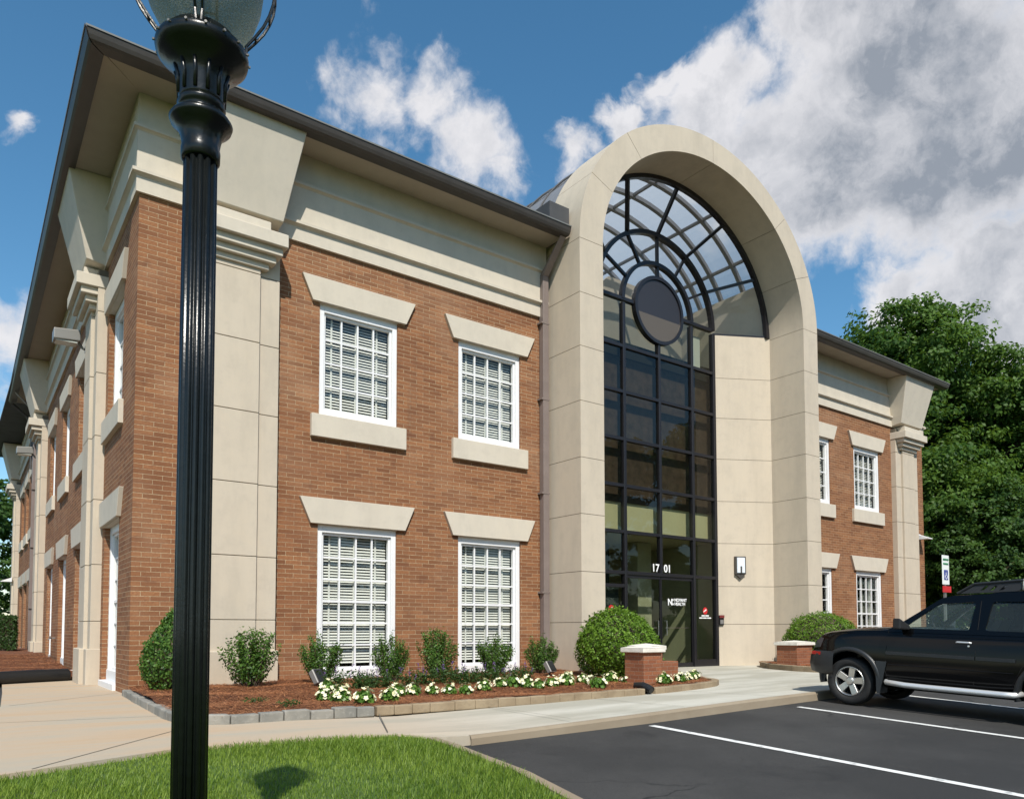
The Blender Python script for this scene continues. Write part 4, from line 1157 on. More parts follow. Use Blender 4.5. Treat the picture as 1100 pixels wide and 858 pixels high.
def clipped(n, rx, rz_, shape='ball', L=.05, W=.032, zc=None):
    d = sphere_dirs(n)
    bump = 1 + .05 * np.sin(5 * d[:, 0] + 3 * d[:, 2]) + .04 * np.sin(8 * d[:, 1] - 5 * d[:, 2] + 1) + .035 * np.sin(17 * d[:, 0] + 13 * d[:, 1] + 6 * d[:, 2]) + .03 * np.sin(31 * d[:, 0] - 23 * d[:, 1] + 19 * d[:, 2])
    bump += np.where(rng.random(n) < .03, rng.uniform(0, .06, n), 0)
    r = bump * (1 - .13 * rng.random(n) ** 2.0) * (1 + .02 * rng.normal(size=n))
    P = d * r[:, None]
    if shape == 'cone':
        t = (P[:, 2] + 1) / 2; k = np.clip(1.12 - .55 * t ** 1.4, .2, 1.2); P[:, 0] *= k; P[:, 1] *= k
    P = P * np.array([rx, rx, rz_]); P[:, 2] += rz_ if zc is None else zc
    keep = P[:, 2] > -.05; P = P[keep]; N = unit(d[keep] * np.array([1, 1, rx / rz_]))
    return leaf_quads(P, N, L, W, .75)
def solid_core(rx, rz_, zc, cone=False):
    m = MB(); pr = []
    for k in range(13):
        a = -math.pi / 2 + math.pi * k / 12; r = rx * math.cos(a); z = zc + rz_ * math.sin(a)
        if cone: t = (math.sin(a) + 1) / 2; r *= max(.2, 1.12 - .55 * t ** 1.4)
        pr.append((max(r, 0.0), z))
    m.lathe(pr, 20); return m
def clipped_bush(name, loc, rx, rz_, n, mat, label, cat, shape='ball', L=.05, W=.032, zc=None):
    o = bush_thing(name, loc, label, cat)
    link('foliage', quads_mesh('foliage', clipped(n, rx, rz_, shape, L, W, zc)), mat, o)
    z = rz_ if zc is None else zc
    solid_core(rx * .84, rz_ * .86, z, shape == 'cone').build('inner_twigs', 'bark', o)
    return o
clipped_bush('round_bush', (8.52, -2.62, .08), .80, .72, 20000, 'ball_leaf', 'big bright green clipped ball bush beside the entrance walk', 'bush', zc=.66)
clipped_bush('round_bush', (17.35, -1.75, .12), .98, .70, 15000, 'ball_leaf', 'clipped round bush behind the front of the black parked car', 'bush', zc=.70)
clipped_bush('round_bush', (.44, -1.12, .10), .47, .62, 9000, 'shrub_leaf', 'dense oval shrub at the brick corner behind the lamp post', 'bush', 'cone', .05, .032, .60)
# low sprigs in the straw at the left end
def tiny(loc, label, k):
    o = bush_thing('seedling', loc, label, 'plant', None, k)
    P = rng.normal(0, 1, (90, 3)) * np.array([.09, .07, .02]) + np.array([0, 0, .04])
    link('foliage', quads_mesh('foliage', leaf_quads(P, np.tile([0, 0, 1.], (90, 1)), .05, .02, .6)), 'hedge_leaf', o)
tiny((.75, -3.9, .12), 'small green sprig in the straw just right of the lamp post', 0); tiny((1.05, -4.35, .10), 'small green sprig near the stone edging', 1)
m_h = None
hd = bush_thing('hedge', (-2.2, 19.6, .42), 'clipped dark green hedge at the far end of the left wall', 'hedge')
nh = 16000
P = np.column_stack([rng.uniform(-1.9, 1.9, nh), rng.uniform(-.8, .8, nh), rng.uniform(0, 1.15, nh)])
face = rng.integers(0, 3, nh); P[face == 0, 2] = 1.15; P[face == 1, 1] = -.8 + rng.normal(0, .02, (face == 1).sum()); sel = face == 2; P[sel, 0] = np.where(rng.random(sel.sum()) < .5, -1.9, 1.9)
Nn = np.zeros((nh, 3)); Nn[face == 0] = (0, 0, 1); Nn[face == 1] = (0, -1, 0); Nn[sel, 0] = np.sign(P[sel, 0])
link('foliage', quads_mesh('foliage', leaf_quads(P + rng.normal(0, .03, P.shape), Nn, .075, .05, .8)), 'hedge_leaf', hd)
m = MB(); m.box(-1.84, 1.84, -.74, .74, -.1, 1.08); m.build('inner_twigs', 'bark', hd)

FLW = [(1.8, -3.5), (2.15, -2.75), (1.81, -4.0), (2.15, -3.3), (1.95, -4.42), (2.35, -4.35), (2.8, -3.75), (3.12, -3.65), (3.46, -3.6), (3.73, -3.67), (3.94, -3.8), (4.34, -3.7), (4.78, -3.52), (5.0, -3.55), (5.19, -3.66), (5.37, -3.78), (5.79, -3.62), (6.45, -3.2), (6.78, -3.05), (6.1, -3.6), (6.75, -3.45), (6.45, -3.85), (6.25, -4.25), (7.35, -3.55), (7.62, -3.75), (8.05, -4.22), (7.85, -4.42), (8.3, -4.38), (8.72, -4.18), (9.2, -3.9), (9.45, -3.75)]
def flower_mesh(seed):
    global rng
    rng = np.random.default_rng(seed)
    d = sphere_dirs(230); d[:, 2] = np.abs(d[:, 2]); P = d * np.array([.125, .125, .15]) * (.55 + .45 * rng.random(230))[:, None] + np.array([0, 0, .03])
    lv = quads_mesh('leaves', leaf_quads(P, d, .062, .048, .6))
    Q = []
    for k in range(17):
        a = rng.uniform(0, 2 * np.pi); el = np.arcsin(rng.uniform(.10, 1.0)); rr = rng.uniform(.92, 1.12)
        c = np.array([.135 * rr * np.cos(el) * np.cos(a), .135 * rr * np.cos(el) * np.sin(a), .05 + .155 * rr * np.sin(el)])
        nn = unit(np.array([np.cos(a) * np.cos(el), np.sin(a) * np.cos(el), np.sin(el) + .25])); t1 = unit(np.cross(nn, np.array([.3, .2, .9]))); t2 = np.cross(nn, t1)
        for q in range(5):
            b = a + q * 1.2566; pd = t1 * np.cos(b) + t2 * np.sin(b) + nn * rng.uniform(.1, .6); s = (t2 * np.cos(b) - t1 * np.sin(b)) * .017
            Q.append([c, c + pd * .018 + s, c + pd * .036, c + pd * .018 - s])
    bl = quads_mesh('blossoms', np.array(Q))
    lv.materials.append(MATS['flower_leaf']); bl.materials.append(MATS['blossom'])
    return lv, bl
fm = [flower_mesh(40 + i) for i in range(3)]
rng = np.random.default_rng(31)
FLAB = {0: 'white begonia at the left end of the flower row', 5: 'white begonia nearest the stone edging on the left', 30: 'white begonia at the right tip of the bed by the entrance'}
proto = None
for i, (x, y) in enumerate(FLW):
    y -= .20 if x < 6.6 else .05
    lv, bl = fm[i % 3]
    lab = 'white flowered begonia clump right of the brick pier' if x > 7.7 else ('white flowered begonia clump in front of the big round bush' if x > 6.0 else 'white flowered begonia clump in the row below the windows')
    lab = FLAB.get(i, lab)
    o = bush_thing('begonia', (x, y, bed_z(x, y) - .01), lab, 'flower', 'white begonias along the bed', random.uniform(0, 6), random.uniform(.82, 1.12))
    for nm, me in (('leaves', lv), ('blossoms', bl)):
        c = bpy.data.objects.new(nm, me); COL.objects.link(c); c.parent = o
def salvia_mesh():
    Q = []; B = []
    for k in range(26):
        a = rng.uniform(0, 2 * np.pi); r = .14 * rng.random(); hh = rng.uniform(.2, .36); base = np.array([r * np.cos(a), r * np.sin(a), 0]); top = np.array([2.0 * r * np.cos(a), 2.0 * r * np.sin(a), hh])
        ts = rng.uniform(0, .7, 18)[:, None]; P = base + (top - base) * ts + rng.normal(0, .022, (18, 3)); Q.append(leaf_quads(P, np.tile([0, 0, 1.], (18, 1)), .055, .020, .9))
        if k % 8 == 0:
            ts = rng.uniform(.72, 1.05, 16)[:, None]; P = base + (top - base) * ts + rng.normal(0, .008, (16, 3)); B.append(leaf_quads(P, np.tile([0, 0, 1.], (16, 1)), .020, .015, 1.))
    a = quads_mesh('leaves', np.concatenate(Q)); b = quads_mesh('flower_spikes', np.concatenate(B)); a.materials.append(MATS['hedge_leaf']); b.materials.append(MATS['salvia_bloom'])
    return a, b
sm = salvia_mesh()
for x, y in [(2.45, -2.6), (2.75, -2.85), (3.05, -2.7), (3.4, -2.5), (3.75, -2.6), (4.1, -2.45), (4.45, -2.5), (4.72, -2.75), (5.0, -2.6), (5.3, -2.55), (5.6, -2.7), (5.95, -2.6), (6.25, -2.5), (3.2, -2.2), (4.9, -2.2), (5.75, -2.2)]:
    o = bush_thing('salvia', (x, y, bed_z(x, y) - .01), 'thin purple flowered sage between the begonias and the shrubs', 'flower', 'purple sage plants in the bed', random.uniform(0, 6), random.uniform(.85, 1.2))
    for nm, me in (('leaves', sm[0]), ('flower_spikes', sm[1])):
        c = bpy.data.objects.new(nm, me); COL.objects.link(c); c.parent = o

# ground floods in the bed
def bed_flood(loc, rz, label):
    o = empty('ground_flood_light', loc, rz); tag(o, label, 'flood light')
    m = MB(); m.hexa([(-.11, -.11, .10), (.11, -.11, .10), (.11, -.02, .06), (-.11, -.02, .06)], [(-.11, .02, .32), (.11, .02, .32), (.11, .10, .25), (-.11, .10, .25)]); m.build('housing', 'grey_metal', o, bevel=.012)
    m = MB(); m.add([(-.09, -.108, .125), (.09, -.108, .125), (.09, .006, .305), (-.09, .006, .305)], [(0, 1, 2, 3)]); 
    me = m.mesh('lens'); me.transform(Matrix.Translation((0, -.006, .004))); link('lens', me, 'plastic_grey', o)
    m = MB(); m.tube([(0, 0, -.05), (0, 0, .12)], .02, 8); m.build('stake', 'plastic_dark', o)
bed_flood((2.42, -1.95, .12), .5, 'small grey ground flood light beside the leftmost begonias'); bed_flood((7.45, -1.75, .12), .3, 'small grey ground flood light below the rain pipe')

# drain hoses
m = MB(); pts = []; rs = []
path = [(-.28, 4.98, .125), (-.7, 4.80, .13), (-1.1, 4.63, .13), (-1.6, 4.40, .125), (-2.3, 4.08, .12), (-3.4, 3.55, .12)]
for a, b in zip(path[:-1], path[1:]):
    for k in range(24):
        f = k / 24; pts.append(tuple(a[i] + (b[i] - a[i]) * f for i in range(3))); rs.append(.132 if k % 2 else .120)
m.tube(pts, rs, 14); tag(m.build('drain_pipe', 'pipe_black', None, smooth=True), 'black corrugated drain pipe lying along the straw at the left wall', 'pipe')
m = MB(); m.tube([(6.845, -4.72, .13), (6.86, -4.88, .135), (6.87, -4.99, .10), (6.873, -5.055, .065)], [.055, .062, .064, .066], 14, caps=False)
m.tube([(6.872, -5.03, .078), (6.873, -5.053, .068)], [.05, .055], 14)
tag(m.build('drain_outlet', 'pipe_black', None, smooth=False), 'short black drain outlet poking through the gap in the edging', 'pipe')

# ------------------------------------------------------------------ lamp post
lp = empty('lamp_post', (-1.78, -10.95, lawn_z(-1.78, -10.95))); tag(lp, 'tall black fluted lamp post with acorn globe at the front left', 'street lamp')
zo = -lawn_z(-1.78, -10.95)
def Z(z): return z + zo
m = MB(); m.lathe([(.16, 0), (.16, .08), (.13, .12), (.11, .30), (.075, .42), (.066, .46)], 32); m.build('base', 'lamp_black', lp, smooth=True)
m = MB(); fl = lambda a: 1 - .16 * (.5 + .5 * math.cos(12 * a)) ** 2.2
m.lathe([(.0605, .44), (.0600, 1.2), (.0590, 2.0), (.0575, Z(2.755))], 120, rmod=fl); m.build('fluted_shaft', 'lamp_black', lp, smooth=True)
m = MB(); m.lathe([(.060, Z(2.735)), (.066, Z(2.74)), (.067, Z(2.775)), (.064, Z(2.79)), (.070, Z(2.825)), (.086, Z(2.855)), (.104, Z(2.868)), (.108, Z(2.88)), (.100, Z(2.892)), (.078, Z(2.905)), (.066, Z(2.915)), (.076, Z(2.925)), (.083, Z(2.938)), (.078, Z(2.950))], 48)
m.build('collar', 'lamp_black', lp, smooth=True)
m = MB(); m.lathe([(.076, Z(2.945)), (.079, Z(2.96)), (.080, Z(3.02)), (.088, Z(3.055)), (.112, Z(3.085)), (.142, Z(3.105)), (.156, Z(3.12)), (.160, Z(3.138)), (.156, Z(3.152)), (.140, Z(3.162)), (.128, Z(3.166)), (.126, Z(3.185)), (.118, Z(3.195)), (.0, Z(3.196))], 48)
hd_ = m.build('fitter', 'lamp_black', lp, smooth=True)
m = MB()
for k in range(12):
    a = 2 * math.pi * k / 12; c, s = math.cos(a), math.sin(a)
    m.tube([(c * .079, s * .079, Z(2.965)), (c * .082, s * .082, Z(3.03)), (c * .094, s * .094, Z(3.065))], [.0075, .008, .006], 8)
m.build('ribs', 'lamp_black', hd_, smooth=True)
m = MB()
for k in range(16):
    a = 2 * math.pi * (k + .5) / 16; c, s = math.cos(a), math.sin(a); m.tube([(c * .157, s * .157, Z(3.142)), (c * .166, s * .166, Z(3.142))], .005, 6)
m.build('screws', 'grey_metal', hd_)
GP = [(.112, 3.19), (.128, 3.21), (.158, 3.25), (.182, 3.295), (.200, 3.35), (.208, 3.41), (.206, 3.47), (.194, 3.53), (.170, 3.60), (.135, 3.67), (.10, 3.72)]
m = MB(); m.lathe([(r, Z(z)) for r, z in GP], 56); m.f = m.f[:-2]; m.build('globe', 'globe_glass', lp, smooth=True)
m = MB(); m.lathe([(.13, Z(3.70)), (.12, Z(3.74)), (.07, Z(3.78)), (.03, Z(3.82)), (.035, Z(3.86)), (.0, Z(3.90))], 32); m.build('finial', 'lamp_black', lp, smooth=True)
m = MB()
az0 = math.atan2(-13.78 + 10.95, -2.49 + 1.78)
def gr(z):
    for (r0, z0), (r1, z1) in zip(GP[:-1], GP[1:]):
        if z0 <= z <= z1: return r0 + (r1 - r0) * (z - z0) / (z1 - z0)
    return GP[-1][0]
for k in range(4):
    a = az0 - .10 + k * math.pi / 2; 
    zs = np.linspace(3.15, 3.70, 14)
    rad = [max(.150, gr(max(z, 3.19)) + .030 + .012 * math.sin((z - 3.15) / .55 * math.pi)) if i > 0 else .150 for i, z in enumerate(zs)]
    rails = []
    for sgn in (-1, 1):
        pts = []
        for i, (r, z) in enumerate(zip(rad, zs)):
            w = .008 + .018 * min(1, i / 5.0)
            pts.append((r * math.cos(a) - sgn * w * math.sin(a), r * math.sin(a) + sgn * w * math.cos(a), Z(float(z))))
        rails.append(pts); m.tube(pts, .0055, 6)
    for i in range(2, 14, 2): m.tube([rails[0][i], rails[1][i]], .0045, 6)
m.build('cage', 'lamp_black', lp)

# ------------------------------------------------------------------ parking sign
sg = empty('parking_sign', (14.46, -6.33, .02)); tag(sg, 'tall white accessible parking sign on a post behind the black car', 'sign')
m = MB(); m.box(-.03, .03, -.02, .02, -.3, 2.60); m.build('post', 'grey_metal', sg)
m = MB(); m.box(-.155, .155, -.03, -.021, 1.98, 2.60); m.build('board', 'sign_white', sg, bevel=.01)
m = MB(); m.box(-.15, .22, -.034, -.021, 1.82, 1.95); m.build('lower_plate', 'red_letter', sg)
m = MB(); m.box(-.085, .085, -.035, -.031, 2.08, 2.29); m.build('wheelchair_panel', 'sign_blue', sg)
m = MB(); m.tube([(-.01, -.038, 2.26), (-.01, -.038, 2.262)], .014, 8); m.tube([(-.01, -.037, 2.24), (-.005, -.037, 2.18), (.035, -.037, 2.175), (.05, -.037, 2.125)], .007, 6)
m.tube([(-.012 + .042 * math.cos(t), -.037, 2.14 + .042 * math.sin(t)) for t in np.linspace(2.2, 6.0, 12)], .006, 6); m.build('wheelchair_symbol', 'white_letter', sg)
text_mesh('sign_lettering', 'RESERVED', .055, (0, -.034, 2.49), 'sign_green', sg, 'CENTER'); text_mesh('sign_lettering', 'PARKING', .055, (0, -.034, 2.40), 'sign_green', sg, 'CENTER')

# ------------------------------------------------------------------ black off-road car (x forward from the front axle, y to its left, z up)
AX = 2.84; WR = .38
def body_w(x, z):
    """half width of the lower body"""
    w = .885 - .05 * max(0, (z - .80) / .45) ** 2 - .045 * max(0, (.62 - z) / .3) ** 2
    if x > .05: w -= .17 * ((x - .05) / .7) ** 2.4
    if x < -3.0: w -= .09 * ((-3.0 - x) / .7) ** 2
    return w
def shoulder(x):  # top edge of the flank
    pts = [(.72, .80), (.60, 1.02), (.50, 1.10), (.36, 1.145), (-.10, 1.20), (-.56, 1.225), (-1.0, 1.225), (-3.70, 1.235)]
    for (x0, z0), (x1, z1) in zip(pts[:-1], pts[1:]):
        if x1 <= x <= x0: return z0 + (z1 - z0) * (x0 - x) / (x0 - x1)
    return pts[0][1] if x > .72 else pts[-1][1]
def crown(x):
    pts = [(.72, .82), (.60, 1.05), (.50, 1.14), (.36, 1.185), (-.10, 1.255), (-.56, 1.285), (-.75, 1.28), (-.9, 1.235), (-3.7, 1.24)]
    for (x0, z0), (x1, z1) in zip(pts[:-1], pts[1:]):
        if x1 <= x <= x0: return z0 + (z1 - z0) * (x0 - x) / (x0 - x1)
    return pts[0][1]
def car_body_mesh():
    xs = [.71, .66, .60, .55, .50, .43, .36, .2, .05, -.1, -.3, -.56, -.75, -.9, -1.2, -1.6, -2.0, -2.4, -2.8, -3.1, -3.4, -3.6, -3.68, -3.72]
    secs = []
    for x in xs:
        zs, zc = shoulder(x), crown(x); zb = .40 if -2.2 < x < -.5 else .46
        if x > .6: zb = .50
        L = [(0, zb - .02), (body_w(x, zb) - .10, zb - .02), (body_w(x, zb) - .02, zb + .02)]
        for f in (.12, .28, .45, .62, .8, .93): z = zb + (zs - zb) * f; L.append((body_w(x, z), z))
        L += [(body_w(x, zs) - .02, zs), (body_w(x, zs) - .09, zs + (zc - zs) * .55), (body_w(x, zs) * .55, zs + (zc - zs) * .93), (0, zc)]
        secs.append([(x, y, z) for y, z in L] + [(x, -y, z) for y, z in L[-2:0:-1]])
    n = len(secs[0]); vs = [p for s in secs for p in s]; fs = [tuple(range(n)), tuple((len(secs) - 1) * n + k for k in range(n - 1, -1, -1))]
    for i in range(len(secs) - 1):
        for k in range(n): fs.append((i * n + k, i * n + (k + 1) % n, (i + 1) * n + (k + 1) % n, (i + 1) * n + k))
    me = MB().add(vs, fs).mesh('body')
    o = link('tmp_body', me, 'car_black'); cutters = []
    for ax in (0, -AX):
        m = MB(); seg = 40
        prof = [(ax + .475 * math.cos(2 * math.pi * k / seg), WR + .03 + .475 * math.sin(2 * math.pi * k / seg)) for k in range(seg)]
        for y0, y1 in ((.52, 1.3), (-1.3, -.52)):
            nn = len(prof); v2 = [(x, y0, z) for x, z in prof] + [(x, y1, z) for x, z in prof]
            m.add(v2, [tuple(range(nn)), tuple(range(2 * nn - 1, nn - 1, -1))] + [(k, k + nn, (k + 1) % nn + nn, (k + 1) % nn) for k in range(nn)])
        c = m.build('tmp_cut', 'hole_black'); cutters.append(c)
        md_ = o.modifiers.new('b', 'BOOLEAN'); md_.operation = 'DIFFERENCE'; md_.object = c; md_.solver = 'EXACT'
    dg = bpy.context.evaluated_depsgraph_get(); dg.update()
    out = bpy.data.meshes.new_from_object(o.evaluated_get(dg))
    for q in cutters + [o]: bpy.data.objects.remove(q)
    out.materials.clear(); out.materials.append(MATS['car_black'])
    for p in out.polygons: p.use_smooth = True; p.material_index = 0
    try: out.set_sharp_from_angle(angle=R(32))
    except Exception: pass
    return out
def cab_y(z): return .835 - (z - 1.22) * .33

def panel(name, outer, holes, ymap, th, mat, parent):
    """plate in the x-z plane with holes, given thickness and the lean of the cabin side"""
    bm = bmesh.new(); loops = []; es = []
    for lp in [outer] + holes:
        vs = [bm.verts.new((x, ymap(z), z)) for x, z in lp]; loops.append(vs); es += [bm.edges.new((vs[i], vs[(i + 1) % len(vs)])) for i in range(len(vs))]
    bmesh.ops.triangle_fill(bm, use_beauty=True, edges=es)
    r = bmesh.ops.extrude_face_region(bm, geom=bm.faces[:])
    s = -1 if ymap(1.3) > 0 else 1
    for v in [g_ for g_ in r['geom'] if isinstance(g_, bmesh.types.BMVert)]: v.co.y += s * th
    bmesh.ops.recalc_face_normals(bm, faces=bm.faces)
    me = bpy.data.meshes.new(name); bm.to_mesh(me); bm.free()
    return link(name, me, mat, parent)
def rounded(poly, r, n=4):
    out = []; k = len(poly)
    for i in range(k):
        p, a, b = Vector(poly[i]), Vector(poly[i - 1]), Vector(poly[(i + 1) % k])
        da, db = (a - p), (b - p); rr = min(r, da.length * .4, db.length * .4); pa, pb = p + da.normalized() * rr, p + db.normalized() * rr
        for j in range(n + 1):
            t = j / n; q = pa * (1 - t) ** 2 + p * 2 * t * (1 - t) + pb * t ** 2; out.append((q.x, q.y))
    return out

def build_car(loc, rz, pitch, label):
    car = empty('parked_car', loc); car.rotation_euler = (0, -pitch, rz); tag(car, label, 'car')
    link('body', car_body_mesh(), None, car)
    OUT = [(-.52, 1.20), (-.70, 1.30), (-1.30, 1.735), (-1.46, 1.775), (-1.92, 1.80), (-2.10, 1.845), (-3.45, 1.845), (-3.58, 1.80), (-3.71, 1.22)]
    W1 = rounded([(-.80, 1.265), (-1.27, 1.645), (-1.77, 1.685), (-1.735, 1.27)], .045); W2 = rounded([(-1.93, 1.275), (-1.985, 1.69), (-2.72, 1.70), (-2.78, 1.275)], .05); W3 = rounded([(-2.92, 1.29), (-2.90, 1.70), (-3.40, 1.70), (-3.52, 1.31)], .05)
    cab = None
    for s in (1, -1):
        ym = lambda z, s=s: s * cab_y(z)
        c_ = panel('cabin_side', OUT, [W1, W2, W3], ym, .05, 'car_black', car)
        for Wn, mt in ((W1, 'car_glass'), (W2, 'rear_car_glass'), (W3, 'dark_car_glass')):
            m = MB(); m.add([(x, s * (cab_y(z) - .022), z) for x, z in Wn], [tuple(range(len(Wn)))]); m.build('window_pane', mt, c_)
    # roof skin and screens
    RX = [(-1.30, 1.737), (-1.46, 1.782), (-1.92, 1.812), (-2.10, 1.858), (-3.45, 1.86), (-3.60, 1.79)]
    vs = []; fs = []
    for x, z in RX:
        yb = cab_y(z) + .004
        for k in range(9): f = -1 + k / 4; vs.append((x, yb * f, z + .035 * (1 - f * f) - .006))
    for i in range(len(RX) - 1):
        for k in range(8): fs.append((i * 9 + k, i * 9 + k + 1, (i + 1) * 9 + k + 1, (i + 1) * 9 + k))
    m = MB().add(vs, fs); m.build('roof', 'car_black', car, smooth=True)
    def screen(a, b, mt):
        (x0, z0), (x1, z1) = a, b; vv = []
        for x, z, y in ((x0, z0, cab_y(z0) - .03), (x1, z1, cab_y(z1) - .01)):
            for k in range(9): f = -1 + k / 4; vv.append((x + (.06 if mt == 'car_glass' else -.03) * (1 - f * f), y * f, z))
        return MB().add(vv, [(k, k + 1, 10 + k, 9 + k) for k in range(8)]).build('windscreen', mt, car, smooth=True)
    screen((-.68, 1.275), (-1.31, 1.74), 'car_glass'); screen((-3.70, 1.24), (-3.58, 1.80), 'dark_car_glass')
    # door seams, mouldings, handles
    for s in (1, -1):
        def side(x, z, o=.0, s=s): return (x, s * ((body_w(x, z) if z < 1.22 else cab_y(z)) + o), z)
        m = MB()
        for ln in ([(-.60, 1.22), (-.585, .95), (-.57, .60), (-.62, .46)], [(-1.835, 1.70), (-1.84, 1.3), (-1.835, .95), (-1.82, .50)], [(-2.84, 1.70), (-2.86, 1.2), (-2.72, .98), (-2.42, .80), (-2.30, .52)]):
            m.tube([side(x, z, -.003) for x, z in ln], .006, 6)
        m.build('door_seams', 'hole_black', car)
        m = MB()
        for x0, x1 in ((-.585, -1.825), (-1.85, -2.34)):
            ptsA = [side(x0 + (x1 - x0) * k / 8, .875) for k in range(9)]
            for p, q in zip(ptsA[:-1], ptsA[1:]):
                m.hexa([(p[0], p[1] - s * .01, p[2] - .028), (p[0], p[1] + s * .018, p[2] - .022), (p[0], p[1] + s * .018, p[2] + .022), (p[0], p[1] - s * .01, p[2] + .028)], [(q[0], q[1] - s * .01, q[2] - .028), (q[0], q[1] + s * .018, q[2] - .022), (q[0], q[1] + s * .018, q[2] + .022), (q[0], q[1] - s * .01, q[2] + .028)])
        m.build('side_moulding', 'plastic_grey', car)
        m = MB(); m.tube([side(-.62, .70, .0), side(-1.82, .70, .0), side(-2.32, .70, .0)], .007, 6); m.tube([side(-.60, 1.155, -.002), side(-2.9, 1.165, -.002), side(-3.6, 1.165, -.002)], .008, 6); m.build('body_crease', 'car_black', car)
        m = MB(); m.tube([side(-1.58, 1.09, .012), side(-1.60, 1.095, .035), side(-1.76, 1.095, .035), side(-1.78, 1.09, .012)], .013, 8); m.tube([side(-1.745, 1.045, -.005), side(-1.745, 1.045, .012)], .014, 10); m.build('handle', 'chrome_paint', car)
        # running board
        m = MB(); y = s * .93; m.tube([(-.56, s * .80, .43), (-.62, y, .425), (-.9, y, .405), (-1.2, y, .402), (-2.2, y, .402), (-2.34, y, .405), (-2.40, s * .80, .42)], .042, 10); m.build('running_board', 'chrome_paint', car, smooth=True)
        for ax in (0, -AX):
            m = MB()
            for ro, ri, yo, a0, a1, in ((.525, .455, .045, -.06, 1.04),):
                n = 26; vv = []
                for k in range(n + 1):
                    a = math.pi * (a0 + (a1 - a0) * k / n); 
                    for r, o in ((ro, .004), (ro - .012, yo), (ri, yo), (ri, -.10)):
                        x = ax + r * math.cos(a); z = WR + .03 + r * math.sin(a); vv.append((x, s * (body_w(min(x, .5), min(z, 1.2)) + o), z))
                m.add(vv, [(4 * k + q, 4 * k + q + 1, 4 * k + 4 + q + 1, 4 * k + 4 + q) for k in range(n) for q in range(3)])
            m.build('wheel_flare', 'plastic_grey', car, smooth=True)
        m = MB(); m.hexa([(-.42, s * .62, .24), (-.47, s * .93, .24), (-.44, s * .92, .74), (-.40, s * .62, .74)], [(-.50, s * .62, .24), (-.52, s * .93, .24), (-.60, s * .90, .74), (-.54, s * .62, .74)]); m.build('mud_flap', 'plastic_grey', car)
        m = MB(); m.hexa([(-.78, s * .83, 1.24), (-.92, s * .83, 1.24), (-.92, s * .83, 1.31), (-.78, s * .83, 1.31)], [(-.74, s * 1.04, 1.25), (-.86, s * 1.06, 1.25), (-.86, s * 1.06, 1.42), (-.74, s * 1.04, 1.42)]); m.build('mirror', 'plastic_dark', car, bevel=.02, seg=2)
        m = MB(); xx = [(.66, .88), (.60, 1.01), (.52, 1.06), (.46, 1.05), (.52, .90)]; m.add([(x, s * (body_w(x, z) + .006), z) for x, z in xx] + [(x, s * (body_w(x, z) - .1), z) for x, z in xx], [(0, 1, 2, 3, 4), (0, 1, 6, 5), (1, 2, 7, 6), (2, 3, 8, 7), (3, 4, 9, 8), (4, 0, 5, 9)]); m.build('headlight', 'headlamp', car)
        m = MB(); m.hexa([(.66, s * (body_w(.66, .8) + .075), .775), (.48, s * (body_w(.48, .8) + .075), .775), (.48, s * (body_w(.48, .8) + .075), .825), (.66, s * (body_w(.66, .8) + .075), .825)], [(.66, s * (body_w(.66, .8) - .03), .79), (.50, s * (body_w(.5, .8) - .03), .79), (.50, s * (body_w(.5, .8) - .03), .83), (.66, s * (body_w(.66, .8) - .03), .83)]); m.build('side_marker', 'red_lens', car)
    # bumpers: wrap-round plastic
    for x0, sg_, nm in ((.60, 1, 'bumper'), (-3.62, -1, 'bumper')):
        prof = [(0, .47), (.11, .50), (.145, .62), (.13, .76), (.06, .84), (0, .845)]; m = MB(); rows = []
        path = [(-.36 if sg_ > 0 else -.30, .895), (-.22, .890), (-.10, .862), (-.02, .78), (.0, .55), (.0, 0), (.0, -.55), (-.02, -.78), (-.10, -.862), (-.22, -.890), (-.36 if sg_ > 0 else -.30, -.895)]
        for i, (dx, y) in enumerate(path):
            p0 = Vector(path[max(i - 1, 0)]); p1 = Vector(path[min(i + 1, len(path) - 1)]); d = (p1 - p0).normalized(); nx, ny = -d.y, d.x
            if i in (0, len(path) - 1): nx, ny = 0, math.copysign(1, y)
            k = .35 if i in (0, len(path) - 1) else 1.0
            rows.append([(x0 + sg_ * (dx + nx * o * k), y + (ny * o * (k if i in (0, len(path) - 1) else .25)), z) for o, z in prof])
        n = len(prof); vs = [p for r in rows for p in r]; fs = [(i * n + k, i * n + k + 1, (i + 1) * n + k + 1, (i + 1) * n + k) for i in range(len(rows) - 1) for k in range(n - 1)]
        m.add(vs, fs); m.build(nm, 'plastic_grey', car, smooth=True)
    m = MB(); m.box(.655, .70, -.42, .42, .86, 1.03); m.build('grille', 'plastic_dark', car, bevel=.02)
    # roof rack with its slotted nose
    for s in (1, -1):
        m = MB(); yb = s * .60
        NP = [(-1.50, 1.80), (-1.72, 1.935), (-2.30, 1.985), (-2.34, 1.90), (-2.28, 1.845), (-1.95, 1.825)]
        holes = [[(-1.80 - q, 1.855), (-1.87 - q, 1.925), (-1.915 - q, 1.928), (-1.85 - q, 1.858)] for q in (0, .12, .24)]
        ym = lambda z, s=s: s * (.645 - (z - 1.8) * .15)
        rk = panel('roof_rack', NP, holes, ym, .03, 'plastic_dark', car)
        m = MB(); m.tube([(-1.50, s * .645, 1.805), (-1.72, s * .628, 1.945), (-2.30, s * .622, 1.995), (-2.36, s * .622, 1.995)], .020, 8); m.build('rack_edge', 'plastic_grey', rk)
